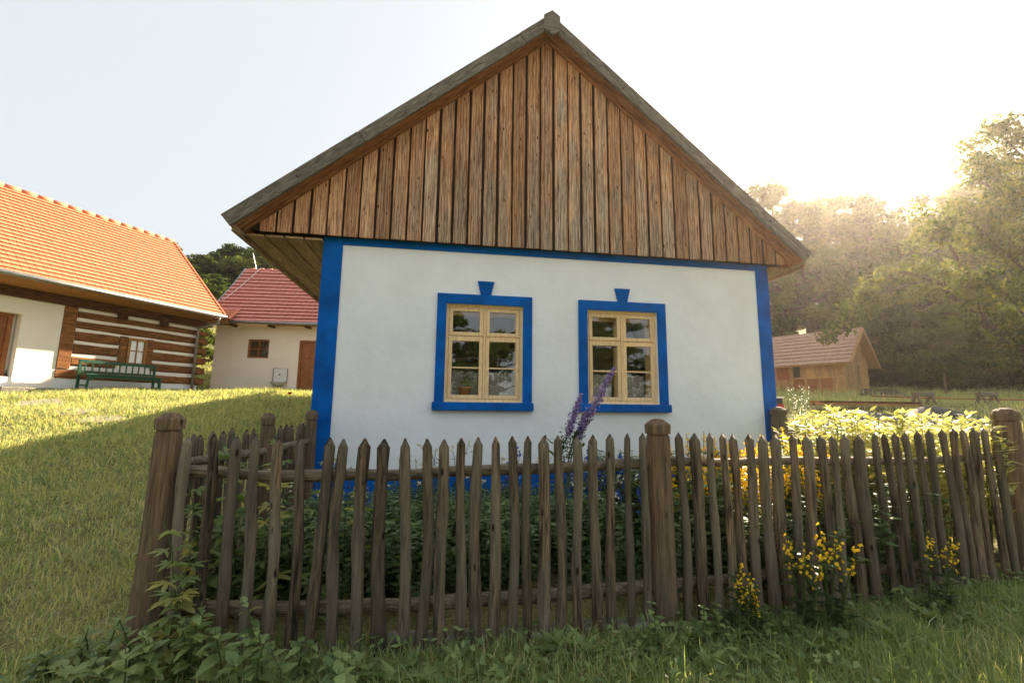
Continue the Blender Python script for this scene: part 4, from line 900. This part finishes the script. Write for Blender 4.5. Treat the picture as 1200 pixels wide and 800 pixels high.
def merged_plant(seed, h, nst, spread, leafL, leafW, nleaf, up=.4, flowers=None, curve=.15, tpow=1.):
    rs = np.random.RandomState(seed); st = MB(); P = []; D_ = []; Nn = []; FP = []
    for s in range(nst):
        a = rs.uniform(0,6.28); r_ = spread*math.sqrt(rs.rand())*.5; b = np.array([math.cos(a)*r_, math.sin(a)*r_, 0]); hh = h*rs.uniform(.75,1.05)
        top = b*(1+rs.uniform(.2,1.2))+np.array([rs.uniform(-curve,curve)*h, rs.uniform(-curve,curve)*h, hh])
        mid = (b+top)/2+np.array([0,0,.06*h])-(top-b)*np.array([.12,.12,0])
        pts = [b*(1-t)**2+2*mid*t*(1-t)+top*t*t for t in np.linspace(0,1,6)]
        st.tube(pts, [.006,.0055,.005,.004,.003,.0018], 4, False)
        for k in range(nleaf):
            t = .08+.92*rs.rand()**tpow if flowers is None else .05+.8*rs.rand(); q = b*(1-t)**2+2*mid*t*(1-t)+top*t*t
            an = rs.uniform(0,6.28); d = np.array([math.cos(an), math.sin(an), up*rs.uniform(-.3,1.2)]); d /= np.linalg.norm(d)
            sc = leafL*rs.uniform(.6,1.2)*(1.1-.4*t); P.append((q+d*sc*.5, sc)); D_.append(d); Nn.append(np.array([0,0,1])+rs.normal(size=3)*.3)
        if flowers:
            f0, fr, fn = flowers
            for k in range(fn):
                t = 1-f0*rs.rand()**.8; q = b*(1-t)**2+2*mid*t*(1-t)+top*t*t; FP.append(q+rs.normal(size=3)*fr*(1.15-(t-(1-f0))/f0*.8))
    Pc = np.array([p for p, s in P]); sc = np.array([s for p, s in P]); V, F, A = quads(Pc, np.array(D_), np.array(Nn), sc, sc*leafW/leafL)
    lv = np_mesh('leaves', V, F, A); fl = None
    if FP:
        n = len(FP); V, F, A = quads(np.repeat(np.array(FP),2,0)+rs.normal(size=(2*n,3))*.002, rdir(2*n), rdir(2*n), flowers_size, flowers_size*.8); fl = np_mesh('flowers', V, F, A)
    return st.mesh('stems'), lv, fl
flowers_size = .022
def put(proto, name, x, y, s, label, cat, group, lm, fm=None, z=None, rz=None, tilt=(0,0)):
    e = empty(name, (x, y, gz(x,y)-.02 if z is None else z), 0, label, cat, group); e.rotation_euler = (tilt[0], tilt[1], random.uniform(0,6.28) if rz is None else rz); e.scale = (s,)*3
    a, b, c = proto
    link('stems', a, M['stem'], e); o = link('leaves', b, M[lm], e); o['kind'] = 'stuff'
    o.material_slots[0].link = 'OBJECT'; o.material_slots[0].material = M[lm]
    if c: o = link('flowers', c, M[fm], e); o['kind'] = 'stuff'
    return e
loosP = [merged_plant(50+k, 1.0, 5, .25, .085, .026, 70, .5, (.42,.022,60)) for k in range(3)]
herbP = [merged_plant(60+k, .62, 13, .55, .09, .04, 60, .4) for k in range(4)]
phloxP = [merged_plant(70+k, 1.25, 8, .42, .13, .042, 80, .8, curve=.10, tpow=.55) for k in range(3)]
flowers_size = .030; wildP = [merged_plant(80, .75, 9, .45, .06, .014, 40, .6, (.10,.02,5)), merged_plant(81, .8, 7, .4, .05, .014, 40, .6, (.3,.012,14))]
flowers_size = .018; fronP = [merged_plant(90+k, .48, 3, .14, .085, .032, 34, .5, (.42,.016,22)) for k in range(3)]
potP = merged_plant(95, .16, 9, .10, .045, .02, 16, .4); pe = link('plant', potP[1], M['herb'], fp, (0,0,.10)); pe['kind'] = 'stuff'
random.seed(33)
# dense herbs filling the garden bed
for i in range(120):
    y = random.uniform(3.25,5.0); x = random.uniform(-2.0+(y-3)*.0, 3.6); 
    if y > HY+(x-HX)*.152-.25 and x > HX: continue
    if y < np.interp(x, [p[0] for p in FPL], [p[1] for p in FPL])+.3: continue
    put(herbP[i%4], 'garden_herb', x, y, random.uniform(.85,1.12)*(float(np.interp(y,[3.2,4.0,4.8],[1.0,.80,.62])) if x < 1 else 1.1), 'dense dark green leafy perennial in the garden bed between fence and cottage', 'garden plant', 'leafy perennials in the garden bed', 'herb')
for i in range(16):
    x = random.uniform(-1.6,1.2); y = random.uniform(3.5,4.6); k = i%2
    put(wildP[k], 'garden_flower', x, y, random.uniform(.85,1.15), ['thin stemmed cottage flower with white heads in the garden bed','thin stemmed cottage flower with small blue heads before the blue wall foot'][k], 'flower', ['white flowers in the garden bed','blue flowers in the garden bed'][k], 'loose', ['whitef','bluef'][k])
for i in range(16):                          # yellow loosestrife in the garden
    px = 765+i*12+random.uniform(-8,8); D = random.uniform(3.75,4.5); x = (px-600)/525*D
    put(loosP[i%3], 'loosestrife', x, D, random.uniform(.90,1.02), 'tall yellow flowering loosestrife behind the pickets right of the middle post', 'flower', 'yellow loosestrife inside the garden', 'loose', 'yellow')
for i in range(22):                          # pale leaved shrubs
    px = 935+(i%11)*21+random.uniform(-8,8); D = 4.1+.55*(i//11)+random.uniform(-.15,.15); x = (px-600)/525*D
    yt = np.interp(px, [920,980,1010,1050,1075,1100,1130,1160],[520,478,476,500,480,480,495,492])+random.uniform(-4,8)
    p = at(px, yt, D); s = (p.z-gz(p.x,p.y))/1.22
    put(phloxP[i%3], 'pale_leaved_shrub', p.x, D, s, 'tall bright lime leaved shrub stem glowing against the light at the right of the garden', 'shrub', 'lime leaved shrubs at the right of the garden', 'bright')
for px, D, s, lb in ((850,2.95,1.05,'yellow loosestrife outside the fence, leftmost of the clump'),(868,2.9,.80,'short yellow loosestrife outside the fence with its flowers close to the grass'),(915,3.05,1.25,'tallest yellow loosestrife outside the fence, at the right of the clump'),(945,3.05,1.35,'thin yellow loosestrife leaning up against the pickets outside the fence'),(1062,3.25,1.1,'single yellow loosestrife spray low on the right pickets')):
    put(fronP[int(px)%3], 'loosestrife', (px-600)/525*D, D, s, lb, 'flower', 'yellow loosestrife outside the fence', 'loose', 'yellow', tilt=(random.uniform(-.05,.15), random.uniform(-.1,.1)))
# delphinium with three purple spikes
def delphinium():
    D = 3.75; b = at(655, 640, D); e = empty('delphinium', (b.x, D, gz(b.x, D)), 0, 'tall leaning delphinium with three purple flower spikes before the right window', 'flower'); o0 = Vector(e.location)
    sets = [((655,640),(668,520),(692,485),(720,430),.024,(708,462)), ((652,640),(657,530),(668,500),(681,462),.020,None), ((660,640),(668,540),(680,505),(688,482),.020,None)]
    for a, b_, c, d_, rr, _ in sets:
        rr *= 1.0
        P = [at(p[0],p[1],D)-o0 for p in (a,b_,c,d_)]; P[0].z = 0
        pts = []; 
        for t in np.linspace(0,1,14): f = t*3; i = min(int(f),2); pts.append(P[i].lerp(P[i+1], f-i))
        MB().tube(pts, [.007*(1-.6*i/13) for i in range(14)], 5).build('stem', M['stem'], e, True)
        n = 700; t = 1-RS.rand(n)*.42; Q = []
        for tt in t:
            f = tt*3; i = min(int(f),2); q = P[i].lerp(P[i+1], min(f-i,1)); Q.append(q)
        Q = np.array(Q)+RS.normal(size=(n,3))*rr*np.clip((1.08-t)*4,.35,1)[:,None]*.75
        V, F, A = quads(Q, rdir(n), rdir(n), .020, .016); o = link('flower_spike', np_mesh('flower_spike', V, F, A), M['purple'], e); o['kind'] = 'stuff'
        n = 130; t = .25+RS.rand(n)*.42; Q = np.array([P[min(int(x*3),2)].lerp(P[min(int(x*3),2)+1], x*3-min(int(x*3),2)) for x in t])+RS.normal(size=(n,3))*.022
        V, F, A = quads(Q, rdir(n)+np.array([0,0,.5]), rdir(n), .035, .014); o = link('seed_pods', np_mesh('seed_pods', V, F, A), M['loose'], e); o['kind'] = 'stuff'
    n = 60; Q = []; 
    for k in range(n): Q.append((RS.normal()*.13, RS.normal()*.1, RS.uniform(.3,1.05)))
    V, F, A = quads(Q, rdir(n)*np.array([1,1,.4]), rdir(n)*.4+np.array([0,0,1]), .13, .03); o = link('leaves', np_mesh('leaves', V, F, A), M['loose'], e); o['kind'] = 'stuff'
delphinium()
# pot plant by the farmhouse door
pd = at(2, 452, 11.6); e = empty('flower_pot', (pd.x, pd.y, gz(pd.x, pd.y)+.1), 0, 'small potted plant beside the farmhouse door at the left edge', 'flower pot')
MB().lathe([(.11,0),(.15,.22),(.16,.24),(.14,.22)], 12).build('pot', M['pot'], e, True); o = link('plant', potP[1], M['herb'], e, (0,0,.22), None, 2.2); o['kind'] = 'stuff'
o.material_slots[0].link = 'OBJECT'; o.material_slots[0].material = M['herb']

# ------------------------------------------------------------------ yard clutter on the right
def gpt(px, py, D): p = at(px, py, D); return p
p = at(1000, 478, 9.6)
tp_ = MB(); nx, ny = 22, 9; vs = []
for j in range(ny+1):
    for i in range(nx+1):
        x = -2.0+4.4*i/nx; y = -.8+1.6*j/ny; f = (1-(y/.85)**2)*(1-abs(x/2.4)**4); z = max(0, f)*(.62+.10*math.sin(x*3.1)+.06*math.sin(x*7+y*5)) + .02*math.sin(x*13+y*9)
        vs.append((x,y,z-.1))
tp_.add(vs, [(j*(nx+1)+i,j*(nx+1)+i+1,(j+1)*(nx+1)+i+1,(j+1)*(nx+1)+i) for j in range(ny) for i in range(nx)])
tx = at(1075, 490, 9.2); zt = at(1075,477,9.2).z
tag(tp_.build('tarpaulin', M['tarp'], None, True, loc=(tx.x, 9.2, zt-.62), rot=(0,0,.1)), 'grey tarpaulin draped over a heap behind the lime shrubs', 'tarpaulin')
st = empty('plank_stack', (at(1010,470,10.5).x, 10.5, at(1010,470,10.5).z-.10), .12, 'stack of brown planks lying behind the lime shrubs below the shed', 'planks')
for i in range(5): bx('plank', M['beam'] if i%2 else M['eave'], st, -1.3+random.uniform(-.1,.1), 1.2, -.3+.14*(i%3), -.18+.14*(i%3), .05*(i//3), .05*(i//3)+.045, .004)
for px, lb in ((1083,'weathered wooden sawhorse in the yard, nearer the shed'),(1158,'pale wooden sawhorse in the yard, just above the right fence post')):
    q = at(px, 472, 11.5); sh = empty('sawhorse', (q.x, q.y, q.z-.05), .4, lb, 'sawhorse', 'sawhorses in the yard')
    bx('beam', M['rail'], sh, -.42, .42, -.06, .06, .22, .32, .01)
    for sx in (-.32,.32):
        for sy in (-.16,.16): MB().bar((sx,sy,-.25),(sx,0.03*np.sign(sy),.26),.06,.05).build('leg', M['rail'], sh)
q0, q1 = at(1022,464,12), at(1290,470,12); tag(MB().tube([q0-q0, (q1-q0)*.33+Vector((0,0,-.02)), (q1-q0)*.66+Vector((0,0,-.01)), q1-q0], .022, 6).build('rusty_pole', M['rust'], None, loc=q0), 'long thin rusty pole laid level across the yard above the sawhorses', 'pole')
lp_ = empty('board_pile', at(1030,458,18), .3, 'low pile of old grey boards beside the shed', 'boards')
for i in range(5): bx('plank', M['rail'], lp_, -1.4+.2*i, 1.3, -.3+.12*i, -.2+.12*i, .06*i-.2, .06*i-.15, .004)
cr = at(902, 472, 7.6); ce = empty('crate', (cr.x+.02, cr.y, cr.z-.12), .2, 'small wire crate with red band beside the cottage corner', 'crate')
MB().box(-.14,.14,-.12,.12,.0,.10).build('base', M['redp'], ce); MB().box(-.13,.13,-.11,.11,.101,.20).build('bin', M['tarp'], ce); MB().box(-.15,.15,-.13,.13,.201,.225).build('rim', M['ceramic'], ce)
bs = at(935, 455, 8.5); put(merged_plant(120, .9, 9, .3, .05, .02, 90, .4), 'shrub', bs.x, 8.5, .85, 'small dark green shrub between the cottage corner and the shed', 'shrub', None, 'herb', z=at(935,500,8.5).z)
tag(MB().tube([(0,0,0),(.02,0,.9)], .04, 6).build('stake', M['rail'], None, loc=at(1109,462,19)), 'short grey stake standing in the tall weeds by the wood', 'stake')
# poppy in the lawn
pz = at(338, 480, 9.5); e = empty('poppy', (pz.x, pz.y, gz(pz.x,pz.y)), 0, 'single red poppy in the lawn between the side fence and the red roofed house', 'flower')
MB().tube([(0,0,0),(.01,0,.32)], .006, 4).build('stem', M['stem'], e); MB().lathe([(.01,.32),(.04,.345),(.05,.37),(.03,.36)], 8).build('bloom', M['red'], e, True)

# ------------------------------------------------------------------ grass
def blades(n, x, y, h, wd, lean, name, m, label, z=None, clump=None):
    n = len(x); zz = g(x, y)-.005 if z is None else z; a = RS.uniform(0, 6.283, n); lx, ly = np.cos(a), np.sin(a)
    la = RS.uniform(0,1,n)**1.2*lean*h; b = RS.uniform(0,6.283,n); dx, dy = np.cos(b)*la, np.sin(b)*la
    def pt(s, t, wv): return np.stack([x+dx*t*t+s*lx*wv, y+dy*t*t+s*ly*wv, zz+h*(t-.28*t*t*(la/np.maximum(h,1e-4)))], -1)
    V = np.stack([pt(-1,0,wd/2), pt(1,0,wd/2), pt(-1,.55,wd*.42), pt(1,.55,wd*.42), pt(0,1,0)], 1).reshape(-1,3)
    B = np.arange(n)[:,None]*5; F = np.concatenate([B+np.array(q)[None] for q in ([0,1,3],[0,3,2],[2,3,4])], 0)
    o = link(name, np_mesh(name, V, F, np.repeat(np.clip(.62*RS.rand(n)+.38*patchy(x, y, 1.1), 0, .999), 5)), M[m]); tag(o, label, None, None, 'stuff'); o['category'] = 'grass'; return o
def region(n, x0, x1, y0, y1, pw=1.0):
    x = RS.uniform(x0, x1, n); y = y0+(y1-y0)*RS.rand(n)**pw; return x, y
def inview(x, y, m=1.25): return np.abs(x) < y*m+.3
def patchy(x, y, s=1.7): return .5+.25*np.sin(x*s*2.1+y*s*1.3)+.25*np.sin(y*s*2.9-x*s*1.1+1.3)+.2*np.sin(x*s*5.3+2)*np.sin(y*s*4.7)
fy = lambda x: np.interp(x, [p[0] for p in FPL], [p[1] for p in FPL])
# foreground strip in front of the fence
x, y = region(115000, -3.2, 4.9, 1.75, 4.1); k = (y < fy(x)+.12)&inview(x, y, 1.3)&(x > -2.6); x, y = x[k], y[k]; pt_ = patchy(x, y)
near = np.clip((fy(x)-y)/.5, 0, 1)
h = (.05+.13*pt_*RS.rand(len(x))+.12*RS.rand(len(x))**5)*(.6+.5*near); blades(0, x, y, h, .0045+.003*RS.rand(len(x)), 1.3, 'tall_grass', 'grass', 'uneven green grass growing along the front of the fence')
# left lawn
x, y = region(230000, -16, -1.9, 1.8, 12.5, 1.2); k = inview(x, y, 1.22)&(x < -2.15-.0*(y)); x, y = x[k], y[k]; pt_ = patchy(x, y, .9)
h = (.035+.07*pt_*RS.rand(len(x))+.08*RS.rand(len(x))**6)*(1+.05*y); blades(0, x, y, h, (.0045+.0012*y)*(.7+.6*RS.rand(len(x))), 1.4, 'lawn', 'lawn', 'rough mown lawn of short yellowish green grass at the left')
# clover and plantain leaves scattered through the near lawn
n = 9000; x, y = region(n, -9, -1.9, 1.9, 7.5, 1.3); k = inview(x, y, 1.22)&(x < -2.2)&(patchy(x+3, y, 1.1)+.25*RS.rand(n) > .62); x, y = x[k], y[k]; n = len(x)
V, F, A = quads(np.stack([x, y, g(x, y)+.03+.05*RS.rand(n)], -1), rdir(n)*np.array([1,1,.35]), rdir(n)*.5+np.array([0,0,1]), .03+.04*RS.rand(n), .016+.018*RS.rand(n))
o = link('clover', np_mesh('clover', V, F, A), M['nettle']); tag(o, 'patches of clover and plantain leaves in the shaded lawn', kind='stuff'); o['category'] = 'ground cover'
n = 5000; x, y = region(n, -2.4, 4.6, 1.8, 3.7); k = (y < fy(x)-.02)&(patchy(x, y+2, 1.5)+.3*RS.rand(n) > .5); x, y = x[k], y[k]; n = len(x)
V, F, A = quads(np.stack([x, y, g(x, y)+.04+.08*RS.rand(n)], -1), rdir(n)*np.array([1,1,.4]), rdir(n)*.5+np.array([0,0,1]), .03+.05*RS.rand(n), .018+.022*RS.rand(n))
o = link('clover', np_mesh('clover', V, F, A), M['nettle']); tag(o, 'small leafy ground cover mixed into the grass before the fence', kind='stuff'); o['category'] = 'ground cover'
x, y = region(70000, -20, -3, 11.5, 30, 1.); k = inview(x, y, 1.22); x, y = x[k], y[k]
inl = ((x-AX)*.938-(y-AY)*.346 < .1)&(y < AY+.6)       # under the log house
k = ~inl&~((y > 17.4)&(y < 22.6)&(x > -11.9)&(x < -3.8)); x, y = x[k], y[k]
h = .10+.16*RS.rand(len(x))*patchy(x, y, .6); blades(0, x, y, h, .014+.012*RS.rand(len(x)), 1., 'meadow_grass', 'lawn', 'taller meadow grass on the slope around the farm buildings')
# garden floor and yard at the right
x, y = region(60000, 3.0, 30, 4.3, 32, 1.3); k = inview(x, y, 1.3)&(y > fy(x)+.3); x, y = x[k], y[k]
h = .08+.22*RS.rand(len(x))*patchy(x, y, .5)+(y > 17)*.45*RS.rand(len(x))**2; blades(0, x, y, h, .004+.0012*y, .9, 'yard_grass', 'lawn', 'rough grass and weeds in the yard between the garden and the wood')

# ------------------------------------------------------------------ haze: one closed box of even air
hz = MB().box(-125,125,-115,135,-8,60).build('haze', None, None); tag(hz, 'thin sunlit summer haze filling the valley', None, None, 'stuff'); hz['category'] = 'haze'
hm = bpy.data.materials.new('haze_air'); hm.use_nodes = True; t = hm.node_tree; t.nodes.clear()
vo = N(t, 'ShaderNodeVolumePrincipled'); vo.inputs['Color'].default_value = (1,.90,.80,1); vo.inputs['Density'].default_value = .0007; vo.inputs['Anisotropy'].default_value = .76
ou = N(t, 'ShaderNodeOutputMaterial'); t.links.new(vo.outputs[0], ou.inputs['Volume']); hz.data.materials.append(hm)

# ------------------------------------------------------------------ labels: single out each plant of a row by where it stands
ORD = ['leftmost']+[o+' from the left' for o in 'second third fourth fifth sixth seventh eighth ninth tenth eleventh twelfth thirteenth fourteenth fifteenth sixteenth seventeenth eighteenth nineteenth twentieth twenty-first twenty-second twenty-third twenty-fourth twenty-fifth twenty-sixth twenty-seventh twenty-eighth twenty-ninth'.split()]
def screen_x(o): p = np.array(o.location)-np.array([0,0,CH]); return (p@RT)/(p@FW)
for grp, txt in (('trees of the wood beyond the shed','%s of the leafy trees in the backlit wood behind the wooden shed'),
    ('undergrowth bushes at the edge of the wood','%s of the dark round bushes at the foot of the wood'),
    ('tall backlit bushes in the undergrowth','%s of the tall backlit bushes in the wood at the right'),
    ('trees on the hill behind the farm buildings','%s of the trees on the hill behind the red roofed house'),
    ('lime leaved shrubs at the right of the garden','%s of the glowing lime leaved shrubs behind the right pickets'),
    ('yellow loosestrife inside the garden','%s of the tall yellow loosestrifes inside the garden fence'),
    ('mallows behind the left end of the fence','%s of the mallows with lobed leaves between the left pickets'),
    ('stone edging blocks under the fence','%s of the rough edging stones under the picket fence'),
    ('lace curtains in the cottage windows', None), ('trees across the way facing the cottage', None)):
    if not txt: continue
    obs = sorted([o for o in S.objects if o.get('group') == grp and not o.parent], key=screen_x)
    for i, o in enumerate(obs): 
        w_ = ORD[i] if i < len(obs)-1 else 'rightmost'
        o['label'] = txt % (w_[0]+w_[1:])
